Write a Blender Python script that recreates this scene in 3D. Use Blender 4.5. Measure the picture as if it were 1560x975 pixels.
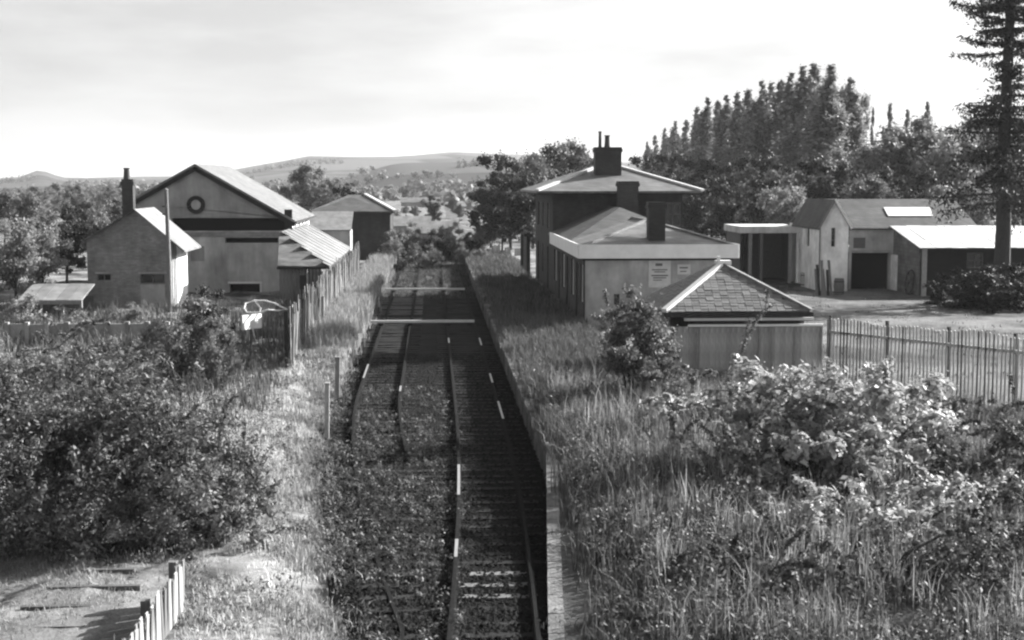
import bpy, math, random
import numpy as np
from mathutils import Vector

# ------------------------------------------------------------------ scene, camera, sky, sun, exposure
for o in list(bpy.data.objects): bpy.data.objects.remove(o)
S = bpy.context.scene
COL = S.collection
FPX, CX, CY = 2200.0, 780.0, 487.5          # focal length and centre in photo pixels
PITCH = math.atan(212/FPX); YAW = math.atan(120/FPX)
CAMZ = 7.5
cd = bpy.data.cameras.new('camera'); cam = bpy.data.objects.new('camera', cd); COL.objects.link(cam)
cam.location = (0, 0, CAMZ); cam.rotation_euler = (math.pi/2-PITCH, 0, -YAW)
cd.sensor_width = 36; cd.lens = FPX/1560*36; cd.clip_start = .1; cd.clip_end = 20000
S.camera = cam
S.render.resolution_x, S.render.resolution_y = 1024, 640
S.view_settings.view_transform = 'Standard'; S.view_settings.look = 'None'
S.view_settings.gamma = 1; S.view_settings.use_curve_mapping = False
S.view_settings.exposure = 1.65
S.render.engine = 'CYCLES'
S.cycles.filter_width = 2.3
SUN_EL, SUN_AZ = math.radians(27), math.radians(64)     # azimuth: clockwise from the track's direction
W = bpy.data.worlds.new('World'); S.world = W; W.use_nodes = True
nt = W.node_tree; nt.nodes.clear()
def N(nt, t, **kw):
    n = nt.nodes.new(t)
    for k, v in kw.items(): setattr(n, k, v)
    return n
out = N(nt, 'ShaderNodeOutputWorld'); bg = N(nt, 'ShaderNodeBackground'); bg.inputs[1].default_value = .067
sky = N(nt, 'ShaderNodeTexSky', sky_type='NISHITA'); sky.sun_disc = False
sky.sun_elevation = SUN_EL; sky.sun_rotation = SUN_AZ; sky.dust_density = 4.0; sky.air_density = 1.0
bw = N(nt, 'ShaderNodeRGBToBW')              # the photograph is black and white
tc = N(nt, 'ShaderNodeTexCoord'); mp = N(nt, 'ShaderNodeMapping'); mp.inputs['Scale'].default_value = (7, 7, 34)
mp.inputs['Location'].default_value = (1.3, .4, .55)
nz = N(nt, 'ShaderNodeTexNoise'); nz.inputs['Scale'].default_value = 1.0; nz.inputs['Detail'].default_value = 5; nz.inputs['Roughness'].default_value = .52
rp = N(nt, 'ShaderNodeMapRange'); rp.inputs[1].default_value = .36; rp.inputs[2].default_value = .66; rp.inputs[3].default_value = .90; rp.inputs[4].default_value = 1.17
mu = N(nt, 'ShaderNodeMath', operation='MULTIPLY')
L = nt.links.new
L(sky.outputs[0], bw.inputs[0]); L(tc.outputs['Generated'], mp.inputs[0]); L(mp.outputs[0], nz.inputs['Vector'])
L(nz.outputs['Fac'], rp.inputs[0]); L(bw.outputs[0], mu.inputs[0]); L(rp.outputs[0], mu.inputs[1])
sx = N(nt, 'ShaderNodeSeparateXYZ'); L(tc.outputs['Generated'], sx.inputs[0])     # thin cloud, thicker towards the horizon all round
vf = N(nt, 'ShaderNodeMapRange'); vf.inputs[1].default_value = 0; vf.inputs[2].default_value = .55; vf.inputs[3].default_value = .70; vf.inputs[4].default_value = .0
L(sx.outputs[2], vf.inputs[0]); vm = N(nt, 'ShaderNodeMix', data_type='FLOAT'); L(vf.outputs[0], vm.inputs[0]); L(bw.outputs[0], vm.inputs[2]); vm.inputs[3].default_value = 3.5
L(vm.outputs[0], mu.inputs[0])
L(mu.outputs[0], bg.inputs[0]); L(bg.outputs[0], out.inputs[0])
sd = bpy.data.lights.new('sun', 'SUN'); sd.energy = 5.0; sd.angle = math.radians(.6); sd.color = (1, .995, .985)
sun = bpy.data.objects.new('sun', sd); COL.objects.link(sun)
sv = Vector((math.sin(SUN_AZ)*math.cos(SUN_EL), math.cos(SUN_AZ)*math.cos(SUN_EL), math.sin(SUN_EL)))
sun.rotation_euler = sv.to_track_quat('Z', 'Y').to_euler(); sun.location = (60, 60, 80)

# ------------------------------------------------------------------ pixel -> place
_F = Vector((math.sin(YAW)*math.cos(PITCH), math.cos(YAW)*math.cos(PITCH), -math.sin(PITCH)))
_R = Vector((math.cos(YAW), -math.sin(YAW), 0)); _U = _R.cross(_F)
def ray(px, py): return _F + _R*((px-CX)/FPX) + _U*((CY-py)/FPX)
def P(px, py, y):                            # point on the plane at distance y along the line
    d = ray(px, py); t = y/d.y; return Vector((d.x*t, y, CAMZ+d.z*t))
def G(px, py, z=0.0):                        # point on the level z
    d = ray(px, py); t = (z-CAMZ)/d.z; return Vector((d.x*t, d.y*t, z))
rng = np.random.default_rng(7); rnd = random.Random(11)

# ------------------------------------------------------------------ materials (all neutral: a monochrome print)
MATS = {}
def mat(name, v, rough=.85, spread=.35, scale=3.0, bump=0.0, bscale=None, obj_rand=0.0, metal=0.0, stretch=None, detail=5, spec=.3):
    m = bpy.data.materials.new(name); m.use_nodes = True; t = m.node_tree; b = t.nodes['Principled BSDF']
    b.inputs['Roughness'].default_value = rough; b.inputs['Metallic'].default_value = metal
    b.inputs['Specular IOR Level'].default_value = spec
    tc = N(t, 'ShaderNodeTexCoord'); mp = N(t, 'ShaderNodeMapping')
    if stretch: mp.inputs['Scale'].default_value = stretch
    t.links.new(tc.outputs['Object'], mp.inputs[0])
    n = N(t, 'ShaderNodeTexNoise'); n.inputs['Scale'].default_value = scale; n.inputs['Detail'].default_value = detail; n.inputs['Roughness'].default_value = .62
    t.links.new(mp.outputs[0], n.inputs['Vector'])
    r = N(t, 'ShaderNodeMapRange'); r.inputs[1].default_value = .3; r.inputs[2].default_value = .7
    r.inputs[3].default_value = v*(1-spread); r.inputs[4].default_value = v*(1+spread)
    t.links.new(n.outputs['Fac'], r.inputs[0]); last = r.outputs[0]
    if obj_rand:
        oi = N(t, 'ShaderNodeObjectInfo'); rr = N(t, 'ShaderNodeMapRange'); rr.inputs[3].default_value = 1-obj_rand; rr.inputs[4].default_value = 1+obj_rand
        t.links.new(oi.outputs['Random'], rr.inputs[0]); q = N(t, 'ShaderNodeMath', operation='MULTIPLY')
        t.links.new(last, q.inputs[0]); t.links.new(rr.outputs[0], q.inputs[1]); last = q.outputs[0]
    t.links.new(last, b.inputs['Base Color'])
    if bump:
        n2 = N(t, 'ShaderNodeTexNoise'); n2.inputs['Scale'].default_value = bscale or scale*4; n2.inputs['Detail'].default_value = 4
        t.links.new(mp.outputs[0], n2.inputs['Vector'])
        bp = N(t, 'ShaderNodeBump'); bp.inputs['Strength'].default_value = bump; bp.inputs['Distance'].default_value = .05
        t.links.new(n2.outputs['Fac'], bp.inputs['Height']); t.links.new(bp.outputs[0], b.inputs['Normal'])
    MATS[name] = m; return m
def streak(m, lo=.55, hi=1.15):
    """rain streaks and patchy weathering running down a wall"""
    t = m.node_tree; b = t.nodes['Principled BSDF']; old = b.inputs['Base Color'].links[0].from_socket
    tc = N(t, 'ShaderNodeTexCoord'); mp = N(t, 'ShaderNodeMapping'); mp.inputs['Scale'].default_value = (1.3, 1.3, .3); n = N(t, 'ShaderNodeTexNoise'); n.inputs['Scale'].default_value = 1; n.inputs['Detail'].default_value = 8; n.inputs['Roughness'].default_value = .7
    r = N(t, 'ShaderNodeMapRange'); r.inputs[1].default_value = .34; r.inputs[2].default_value = .62; r.inputs[3].default_value = lo; r.inputs[4].default_value = hi
    n2 = N(t, 'ShaderNodeTexNoise'); n2.inputs['Scale'].default_value = .7; n2.inputs['Detail'].default_value = 6
    r2 = N(t, 'ShaderNodeMapRange'); r2.inputs[1].default_value = .38; r2.inputs[2].default_value = .6; r2.inputs[3].default_value = lo+.15; r2.inputs[4].default_value = 1.1
    q = N(t, 'ShaderNodeMath', operation='MULTIPLY'); mx = N(t, 'ShaderNodeMix', data_type='RGBA', blend_type='MULTIPLY'); mx.inputs[0].default_value = 1
    l = t.links.new; l(tc.outputs['Object'], mp.inputs[0]); l(mp.outputs[0], n.inputs['Vector']); l(tc.outputs['Object'], n2.inputs['Vector']); l(n.outputs['Fac'], r.inputs[0]); l(n2.outputs['Fac'], r2.inputs[0])
    l(r.outputs[0], q.inputs[0]); l(r2.outputs[0], q.inputs[1]); l(old, mx.inputs[6]); l(q.outputs[0], mx.inputs[7]); l(mx.outputs[2], b.inputs['Base Color'])
def brickmat(name, v, bw_, bh, spread=.25, rough=.85, mortar=.75, horiz='XZ'):
    m = mat(name, v, rough, spread, .9); t = m.node_tree; b = t.nodes['Principled BSDF']
    tc = N(t, 'ShaderNodeTexCoord'); sp = N(t, 'ShaderNodeSeparateXYZ'); cb = N(t, 'ShaderNodeCombineXYZ')
    ad = N(t, 'ShaderNodeMath', operation='ADD')
    t.links.new(tc.outputs['Object'], sp.inputs[0]); t.links.new(sp.outputs[0], ad.inputs[0]); t.links.new(sp.outputs[1], ad.inputs[1])
    t.links.new(ad.outputs[0], cb.inputs[0]); t.links.new(sp.outputs[2], cb.inputs[1])
    br = N(t, 'ShaderNodeTexBrick'); br.inputs['Scale'].default_value = 1; br.inputs['Brick Width'].default_value = bw_; br.inputs['Row Height'].default_value = bh
    br.inputs['Mortar Size'].default_value = bh*.09; br.inputs['Color1'].default_value = (.8,)*3+(1,); br.inputs['Color2'].default_value = (1.15,)*3+(1,); br.inputs['Mortar'].default_value = (mortar,)*3+(1,)
    t.links.new(cb.outputs[0], br.inputs['Vector'])
    old = b.inputs['Base Color'].links[0].from_socket
    mx = N(t, 'ShaderNodeMix', data_type='RGBA', blend_type='MULTIPLY'); mx.inputs[0].default_value = 1
    t.links.new(old, mx.inputs[6]); t.links.new(br.outputs['Color'], mx.inputs[7]); t.links.new(mx.outputs[2], b.inputs['Base Color'])
    bp = N(t, 'ShaderNodeBump'); bp.inputs['Strength'].default_value = .35; bp.inputs['Distance'].default_value = .02; bp.invert = True
    t.links.new(br.outputs['Fac'], bp.inputs['Height']); t.links.new(bp.outputs[0], b.inputs['Normal'])
    return m
def leafmat(name, v, trans=.3, spread=.5, rough=.55):
    m = bpy.data.materials.new(name); m.use_nodes = True; t = m.node_tree; t.nodes.remove(t.nodes['Principled BSDF'])
    o = t.nodes['Material Output']; at = N(t, 'ShaderNodeAttribute', attribute_name='v')
    r = N(t, 'ShaderNodeMapRange'); r.inputs[3].default_value = v*(1-spread); r.inputs[4].default_value = v*(1+spread)
    t.links.new(at.outputs['Fac'], r.inputs[0])
    d = N(t, 'ShaderNodeBsdfPrincipled'); d.inputs['Roughness'].default_value = rough; d.inputs['Specular IOR Level'].default_value = .15
    tr = N(t, 'ShaderNodeBsdfTranslucent'); mx = N(t, 'ShaderNodeMixShader'); mx.inputs[0].default_value = trans
    t.links.new(r.outputs[0], d.inputs['Base Color']); t.links.new(r.outputs[0], tr.inputs[0])
    t.links.new(d.outputs[0], mx.inputs[1]); t.links.new(tr.outputs[0], mx.inputs[2]); t.links.new(mx.outputs[0], o.inputs[0])
    MATS[name] = m; return m
def ground_mat(name, a, b_, scale, bump=.6, fine=22.0, lo=.4, hi=.62):
    """two tones of soil and thatch, in patches, with a fine grain"""
    m = bpy.data.materials.new(name); m.use_nodes = True; t = m.node_tree; p = t.nodes['Principled BSDF']
    p.inputs['Roughness'].default_value = .95; p.inputs['Specular IOR Level'].default_value = .1
    tc = N(t, 'ShaderNodeTexCoord')
    n1 = N(t, 'ShaderNodeTexNoise'); n1.inputs['Scale'].default_value = scale; n1.inputs['Detail'].default_value = 7; n1.inputs['Roughness'].default_value = .65
    n2 = N(t, 'ShaderNodeTexNoise'); n2.inputs['Scale'].default_value = fine; n2.inputs['Detail'].default_value = 6; n2.inputs['Roughness'].default_value = .7
    for n in (n1, n2): t.links.new(tc.outputs['Object'], n.inputs['Vector'])
    r = N(t, 'ShaderNodeMapRange'); r.inputs[1].default_value = lo; r.inputs[2].default_value = hi; r.inputs[3].default_value = a; r.inputs[4].default_value = b_
    r2 = N(t, 'ShaderNodeMapRange'); r2.inputs[1].default_value = .3; r2.inputs[2].default_value = .7; r2.inputs[3].default_value = .55; r2.inputs[4].default_value = 1.45
    q = N(t, 'ShaderNodeMath', operation='MULTIPLY')
    t.links.new(n1.outputs['Fac'], r.inputs[0]); t.links.new(n2.outputs['Fac'], r2.inputs[0]); t.links.new(r.outputs[0], q.inputs[0]); t.links.new(r2.outputs[0], q.inputs[1])
    t.links.new(q.outputs[0], p.inputs['Base Color'])
    bp = N(t, 'ShaderNodeBump'); bp.inputs['Strength'].default_value = bump; bp.inputs['Distance'].default_value = .08
    t.links.new(n2.outputs['Fac'], bp.inputs['Height']); t.links.new(bp.outputs[0], p.inputs['Normal'])
    MATS[name] = m; return m

ground_mat('thatch', .05, .30, .45)
ground_mat('cinders', .004, .013, .5, .9, 14)
ground_mat('yard_gravel', .05, .17, .22, .5, 7)
ground_mat('platform_top', .06, .16, .6, .5)
ground_mat('path_earth', .12, .24, .8, .4)
mat('timber_sleeper', .011, .95, .4, 6, .4, obj_rand=.5, stretch=(1, 8, 8))
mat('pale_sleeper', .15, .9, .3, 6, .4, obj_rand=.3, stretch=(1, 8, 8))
mat('rust_rail', .012, .95, .4, 5, .2, spec=.05)
mat('bare_glint_rail', .30, .35, .15, 5, metal=.3)
mat('concrete_pale', .28, .9, .3, 2.2, .3, obj_rand=.25)
mat('concrete_dark', .09, .9, .5, 2.0, .4, obj_rand=.35)
mat('white_paint', .72, .6, .1, 2.5, obj_rand=.06)
mat('fascia_paint', .78, .6, .10, 1.5)
mat('white_wash', .75, .85, .22, 1.2, .2)
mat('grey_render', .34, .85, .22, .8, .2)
mat('lower_render', .42, .85, .30, .6, .2)
mat('clad_grey', .28, .8, .15, 1.0, .15)
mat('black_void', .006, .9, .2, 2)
mat('dark_timber', .022, .85, .4, 4, .3, obj_rand=.3, stretch=(6, 6, 1))
mat('mid_timber', .13, .85, .35, 5, .3, obj_rand=.35, stretch=(8, 8, 1))
mat('pale_timber', .30, .85, .35, 5, .3, obj_rand=.35, stretch=(8, 8, 1))
mat('silver_timber', .36, .85, .3, 5, .3, obj_rand=.3, stretch=(8, 8, 1))
mat('old_iron', .03, .6, .4, 6, .2, obj_rand=.2)
mat('pale_iron', .36, .6, .3, 6, obj_rand=.25)
mat('hut_board', .36, .85, .25, 4, .25, obj_rand=.16, stretch=(6, 6, 1))
mat('ramp_coping', .17, .9, .4, 2.5, .4, obj_rand=.35)
mat('coping_grey', .10, .9, .5, 2.5, .4, obj_rand=.5)
mat('sheet_bright', .52, .6, .2, 1.0, .1, obj_rand=.1)
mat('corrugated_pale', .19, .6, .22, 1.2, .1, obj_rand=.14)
mat('corrugated_grey', .22, .7, .3, 1.5, .15, obj_rand=.2)
mat('clay_pot', .06, .85, .3, 5, .2)
mat('ridge_tile', .55, .7, .2, 4, .2, obj_rand=.15)
mat('hut_tile', .15, .8, .25, 5, .25, obj_rand=.28)
mat('glass_dark', .012, .08, .1, 2, spec=.6)
mat('paper', .52, .8, .12, 4)
mat('ink', .12, .8, .2, 4)
mat('bark', .05, .95, .4, 6, .6, stretch=(4, 4, 1))
mat('pale_bark', .28, .9, .4, 5, .5, stretch=(4, 4, 1))
brickmat('brick_grey', .15, .23, .078)
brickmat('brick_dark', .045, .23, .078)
brickmat('brick_shaded', .02, .23, .078)
brickmat('brick_house', .19, .23, .078)
brickmat('stone_wall', .13, .45, .22, .5)
brickmat('slate_roof', .14, .30, .13, .22, .6)
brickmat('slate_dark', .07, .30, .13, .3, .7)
brickmat('slate_shed', .16, .35, .12, .16, .55)
for q_ in ('brick_grey', 'brick_dark', 'brick_house', 'grey_render', 'lower_render', 'clad_grey', 'white_wash', 'slate_roof', 'slate_dark', 'slate_shed', 'corrugated_pale', 'sheet_bright', 'hut_board'): streak(MATS[q_], .78)
leafmat('leaf_light', .24, .35); leafmat('leaf_mid', .15, .3); leafmat('leaf_dark', .045, .2); leafmat('leaf_poplar', .19, .3, .4); leafmat('leaf_black', .022, .1); leafmat('leaf_bramble', .10, .25, .6); leafmat('leaf_bush', .15, .25, .65)  # leaf_black: shade under the conifer put into the leaf colour
leafmat('leaf_bright', .40, .35, .5, .4); leafmat('needle', .035, .15)
leafmat('grass_verge', .46, .35, .6); leafmat('grass_pale', .27, .35, .5); leafmat('grass_mid', .10, .3, .6); leafmat('grass_dark', .07, .25, .5)

# ------------------------------------------------------------------ mesh helpers
def link(o, parent=None):
    COL.objects.link(o)
    if parent is not None: o.parent = parent
    return o
def tag(o, label=None, cat=None, group=None, kind=None):
    if label: o['label'] = label
    if cat: o['category'] = cat
    if group: o['group'] = group
    if kind: o['kind'] = kind
    return o
def empty(name, loc=(0, 0, 0), rz=0):
    o = bpy.data.objects.new(name, None); o.location = loc; o.rotation_euler = (0, 0, rz); o.empty_display_size = .3
    return link(o)
class MB:
    def __init__(s): s.v = []; s.f = []
    def add(s, vs, fs):
        k = len(s.v); s.v += [tuple(v) for v in vs]; s.f += [tuple(i+k for i in f) for f in fs]; return s
    def quad(s, a, b, c, d): return s.add([a, b, c, d], [(0, 1, 2, 3)])
    def tri(s, a, b, c): return s.add([a, b, c], [(0, 1, 2)])
    def box(s, x0, x1, y0, y1, z0, z1):
        return s.add([(x0,y0,z0),(x1,y0,z0),(x1,y1,z0),(x0,y1,z0),(x0,y0,z1),(x1,y0,z1),(x1,y1,z1),(x0,y1,z1)],
                     [(0,3,2,1),(4,5,6,7),(0,1,5,4),(1,2,6,5),(2,3,7,6),(3,0,4,7)])
    def prism(s, poly, h):                    # poly: 3D points; h: extrusion vector
        n = len(poly); a = [Vector(p) for p in poly]; b = [p+Vector(h) for p in a]
        fs = [tuple(range(n)), tuple(range(2*n-1, n-1, -1))] + [(i, i+n, (i+1) % n+n, (i+1) % n) for i in range(n)]
        return s.add(a+b, fs)
    def bar(s, a, b, w, h=None, up=(0, 0, 1)):
        a = Vector(a); b = Vector(b); d = (b-a).normalized(); h = h or w
        u = Vector(up)
        if abs(d.dot(u)) > .95: u = Vector((0, 1, 0))
        r = d.cross(u).normalized()*(w/2); t = r.cross(d).normalized()*(h/2)
        return s.prism([a-r-t, a+r-t, a+r+t, a-r+t], b-a)
    def tube(s, pts, rad, n=7):
        pts = [Vector(p) for p in pts]; k = len(s.v); m = len(pts)
        for i, p in enumerate(pts):
            d = (pts[min(i+1, m-1)]-pts[max(i-1, 0)]).normalized()
            u = Vector((1, 0, 0)) if abs(d.x) < .8 else Vector((0, 1, 0))
            r = d.cross(u).normalized(); t = d.cross(r)
            for j in range(n):
                a = 2*math.pi*j/n; s.v.append(tuple(p+(r*math.cos(a)+t*math.sin(a))*rad[i]))
        for i in range(m-1):
            for j in range(n):
                s.f.append((k+i*n+j, k+i*n+(j+1) % n, k+(i+1)*n+(j+1) % n, k+(i+1)*n+j))
        s.f.append(tuple(range(k+n-1, k-1, -1))); s.f.append(tuple(range(k+(m-1)*n, k+m*n))); return s
    def mesh(s, name, m):
        me = bpy.data.meshes.new(name); me.from_pydata(s.v, [], s.f); me.update()
        import bmesh
        bm = bmesh.new(); bm.from_mesh(me); bmesh.ops.recalc_face_normals(bm, faces=bm.faces); bm.to_mesh(me); bm.free()
        me.materials.append(MATS[m]); return me
    def build(s, name, m, parent=None, **kw):
        o = link(bpy.data.objects.new(name, s.mesh(name, m)), parent)
        return tag(o, **kw)
def part(name, m, parent, boxes=(), **kw):
    b = MB()
    for q in boxes: b.box(*q)
    return b.build(name, m, parent, **kw)
def share(name, me, parent, loc, rot=(0, 0, 0), sc=(1, 1, 1)):
    o = bpy.data.objects.new(name, me); o.location = loc; o.rotation_euler = rot; o.scale = sc
    return link(o, parent)
def wall(mb, o, ux, w, h, holes=(), depth=.3):
    """a wall face from point o along unit vector ux, height h, real openings with reveals going inwards (inward = n)"""
    o = Vector(o); ux = Vector(ux).normalized(); uz = Vector((0, 0, 1)); n = uz.cross(ux)     # for ux=+X inward is +Y
    xs = sorted({0, w, *[q for hl in holes for q in hl[:2]]}); zs = sorted({0, h, *[q for hl in holes for q in hl[2:4]]})
    pt = lambda a, b, d=0: o+ux*a+uz*b+n*d
    for i in range(len(xs)-1):
        for j in range(len(zs)-1):
            cx = (xs[i]+xs[i+1])/2; cz = (zs[j]+zs[j+1])/2
            if any(a < cx < b and c < cz < d for a, b, c, d in holes): continue
            mb.quad(pt(xs[i], zs[j]), pt(xs[i+1], zs[j]), pt(xs[i+1], zs[j+1]), pt(xs[i], zs[j+1]))
    for a, b, c, d in holes:
        mb.quad(pt(a, c), pt(a, d), pt(a, d, depth), pt(a, c, depth)); mb.quad(pt(b, c), pt(b, c, depth), pt(b, d, depth), pt(b, d))
        mb.quad(pt(a, d), pt(b, d), pt(b, d, depth), pt(a, d, depth)); mb.quad(pt(a, c), pt(a, c, depth), pt(b, c, depth), pt(b, c))
    return mb
def slab(mb, a, b, c, d, t=.08):
    """roof slab: quad thickened downwards"""
    return mb.prism([a, b, c, d], (0, 0, -t))

def mesh_np(name, verts, quads=None, tris=None, m=None, v=None):
    me = bpy.data.meshes.new(name); nq = 0 if quads is None else len(quads); nt_ = 0 if tris is None else len(tris)
    me.vertices.add(len(verts)); me.vertices.foreach_set('co', np.ascontiguousarray(verts, dtype=np.float32).ravel())
    loops = []; starts = []; k = 0
    if nq: loops.append(np.asarray(quads).ravel()); starts.append(np.arange(nq)*4); k = nq*4
    if nt_: loops.append(np.asarray(tris).ravel()); starts.append(k+np.arange(nt_)*3)
    lp = np.concatenate(loops).astype(np.int32); st = np.concatenate(starts).astype(np.int32)
    me.loops.add(len(lp)); me.loops.foreach_set('vertex_index', lp)
    me.polygons.add(len(st)); me.polygons.foreach_set('loop_start', st)
    me.update(calc_edges=True)
    if v is not None:
        at = me.attributes.new('v', 'FLOAT', 'POINT'); at.data.foreach_set('value', np.ascontiguousarray(v, dtype=np.float32))
    me.materials.append(MATS[m]); return me
def unit(n, r=rng):
    d = r.normal(size=(n, 3)); return d/np.linalg.norm(d, axis=1)[:, None]
def leaf_geo(cent, nrm, size, asp=.55, droop=0.0):
    """diamond leaves: centre, facing, length"""
    n = len(cent); t = unit(n)
    if droop: t[:, 2] -= droop
    t -= (t*nrm).sum(1)[:, None]*nrm; t /= np.linalg.norm(t, axis=1)[:, None]+1e-6
    b = np.cross(nrm, t); L_ = size[:, None]
    v = np.stack([cent-t*L_*.5, cent+b*L_*asp*.5+nrm*L_*.06, cent+t*L_*.5, cent-b*L_*asp*.5+nrm*L_*.06], 1).reshape(-1, 3)
    q = np.arange(n*4).reshape(-1, 4); return v, q
def leaf_mesh(name, clumps, per, size, m, asp=.55, up=.35, droop=0.0, tone=.25):
    """clumps: (x,y,z,r[,squash]) ; leaves sit in each clump, denser to its outside"""
    V = []; A = []
    for c in clumps:
        r = c[3]; sq = c[4] if len(c) > 4 else .8; n = max(6, int(per*r*r))
        d = unit(n); rad = r*np.minimum(np.abs(rng.normal(size=n))*.45+.25*rng.random(n), 1.7); p = np.array(c[:3])+d*rad[:, None]*np.array([1, 1, sq])
        nn = d*.55+unit(n)*.7+np.array([0, 0, up]); nn /= np.linalg.norm(nn, axis=1)[:, None]
        s = size*(.45+1.15*rng.random(n)**1.6); v, q = leaf_geo(p, nn, s, asp, droop)
        V.append(v); a = np.clip(.5+tone*rng.normal()*.6+rng.normal(size=n)*tone, 0, 1); A.append(np.repeat(a, 4))
    V = np.concatenate(V); A = np.concatenate(A)
    return mesh_np(name, V, np.arange(len(V)).reshape(-1, 4), None, m, A)

# ------------------------------------------------------------------ levels of the land
PX_R, PX_L = 2.75, -3.35                     # platform edges
def sm(a, b, x): t = np.clip((x-a)/(b-a), 0, 1); return t*t*(3-2*t)
def xR(y): return 1.41-.5*np.clip((45-np.asarray(y, float))/23, 0, 1)**2          # centre lines: the left track runs in to the right one near the bridge
def xL(y): return -1.9+2.0*np.clip((50-np.asarray(y, float))/26, 0, 1.02)**1.8
def bL(y): return xL(y)-1.6
def bR(y): return xR(y)+1.5
def land(x, y):
    x = np.asarray(x, float); y = np.asarray(y, float)
    right = .25+.63*sm(18, 36, y); left = .22+.56*sm(46, 58, y)
    far = 1-.75*sm(128, 170, y)
    z = -.12+(right*far+.12)*sm(.15, 1.7, x-bR(y))+(left*far+.12)*sm(.2, 1.5, bL(y)-x)
    bump = .07*np.sin(x*.9+1.3)*np.sin(y*.55)+.05*np.sin(x*2.1+y*1.3)+.04*np.sin(y*2.7-x*1.1)
    z = z+bump*(sm(3.4, 5.5, np.abs(x)))*(1-sm(15, 17, x))*(1-sm(120, 200, y))
    z = z+.9*sm(14, 24, -x)*(1-sm(40, 60, y))
    return z
def top_z(x, y):                             # what a plant stands on: the land or a platform
    x = np.asarray(x, float); y = np.asarray(y, float); z = land(x, y)
    ey = np.clip((35.5-y)/14, 0, 1); r = (x > 2.8-1.05*ey) & (x < 7.15) & (y > 21.5); z = np.where(r, np.maximum(z, .88*(1-ey)), z)
    el = np.clip((56-y)/7, 0, 1); l = (x < -3.4) & (x > -5.55) & (y > 49) & (y < 122); return np.where(l, np.maximum(z, .88*(1-el)), z)
def grid_axis(a, b, fine0, fine1, step, grow=1.18):
    v = list(np.arange(fine0, fine1+1e-6, step)); s = step
    while v[-1] < b: s *= grow; v.append(min(b, v[-1]+s))
    s = step
    while v[0] > a: s *= grow; v.insert(0, max(a, v[0]-s))
    return np.array(v)
gx = grid_axis(-5000, 5000, -22, 22, .4); gy = grid_axis(-300, 9000, 16, 130, .5)
XX, YY = np.meshgrid(gx, gy); ZZ = land(XX, YY)
nv = np.stack([XX, YY, ZZ], -1).reshape(-1, 3); nx_ = len(gx); ny_ = len(gy)
ii, jj = np.meshgrid(np.arange(nx_-1), np.arange(ny_-1)); k0 = (jj*nx_+ii).ravel()
me = mesh_np('ground', nv, np.stack([k0, k0+1, k0+1+nx_, k0+nx_], 1), None, 'thatch')
tag(link(bpy.data.objects.new('ground', me)), kind='structure')

# hills: a ridge line read off the skyline, rising from the valley 0.6 to 3.6 km away
cols = [-500, -200, 0, 30, 62, 95, 150, 300, 360, 420, 470, 540, 600, 690, 790, 900, 1100, 1300, 1560, 2200]
hgt = [2, 3, 4, 6, 17, 5, 5, 8, 17, 28, 36, 34, 35, 42, 39, 30, 24, 20, 16, 10]
hv = []; RD = np.concatenate([np.linspace(420, 1500, 34), np.linspace(1560, 3600, 40), np.linspace(3700, 5200, 8)])
PC = np.linspace(-500, 2200, 190)
for R_ in RD:
    for c in PC:
        d = ray(c, 300); a = math.atan2(d.x, d.y); x = R_*math.sin(a); y = R_*math.cos(a)
        top = np.interp(c, cols, hgt)/FPX*3600+5
        s1 = float(sm(900, 3600, R_)); z = top*s1
        z += 26*math.exp(-((R_-1250)/330)**2)*float(sm(480, 620, c)-.35*sm(700, 950, c))*.75
        z += 12*math.exp(-((R_-2300)/300)**2)*(.5+.5*math.sin(c*.012+1))*float(sm(330, 480, c))
        z += 1.5*math.sin(x*.013+1)*math.sin(y*.011)*s1*1.6
        hv.append((x, y, z-3.2+3.4*float(sm(420, 560, R_))))
hv = np.array(hv); n1 = len(PC); ii, jj = np.meshgrid(np.arange(n1-1), np.arange(len(RD)-1)); k0 = (jj*n1+ii).ravel()
m = ground_mat('hill_fields', .06, .16, .004, .1, .05)
t = m.node_tree; p = t.nodes['Principled BSDF']; tcn = N(t, 'ShaderNodeTexCoord')
vo = N(t, 'ShaderNodeTexVoronoi', feature='F1'); vo.inputs['Scale'].default_value = .0048; vo.inputs['Randomness'].default_value = .9
ve = N(t, 'ShaderNodeTexVoronoi', feature='DISTANCE_TO_EDGE'); ve.inputs['Scale'].default_value = .0048; ve.inputs['Randomness'].default_value = .9
for q in (vo, ve): t.links.new(tcn.outputs['Object'], q.inputs['Vector'])
r1 = N(t, 'ShaderNodeMapRange'); r1.inputs[1].default_value = .25; r1.inputs[2].default_value = .95; r1.inputs[3].default_value = .02; r1.inputs[4].default_value = .10
t.links.new(vo.outputs['Color'], r1.inputs[0])
r2 = N(t, 'ShaderNodeMapRange'); r2.inputs[1].default_value = .01; r2.inputs[2].default_value = .05; r2.inputs[3].default_value = .25; r2.inputs[4].default_value = 1
t.links.new(ve.outputs['Distance'], r2.inputs[0]); q = N(t, 'ShaderNodeMath', operation='MULTIPLY')
t.links.new(r1.outputs[0], q.inputs[0]); t.links.new(r2.outputs[0], q.inputs[1]); t.links.new(q.outputs[0], p.inputs['Base Color'])
me = mesh_np('hills', hv, np.stack([k0, k0+1, k0+1+n1, k0+n1], 1), None, 'hill_fields')
me.polygons.foreach_set('use_smooth', np.ones(len(me.polygons), bool))
tag(link(bpy.data.objects.new('hills', me)), kind='structure')
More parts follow.
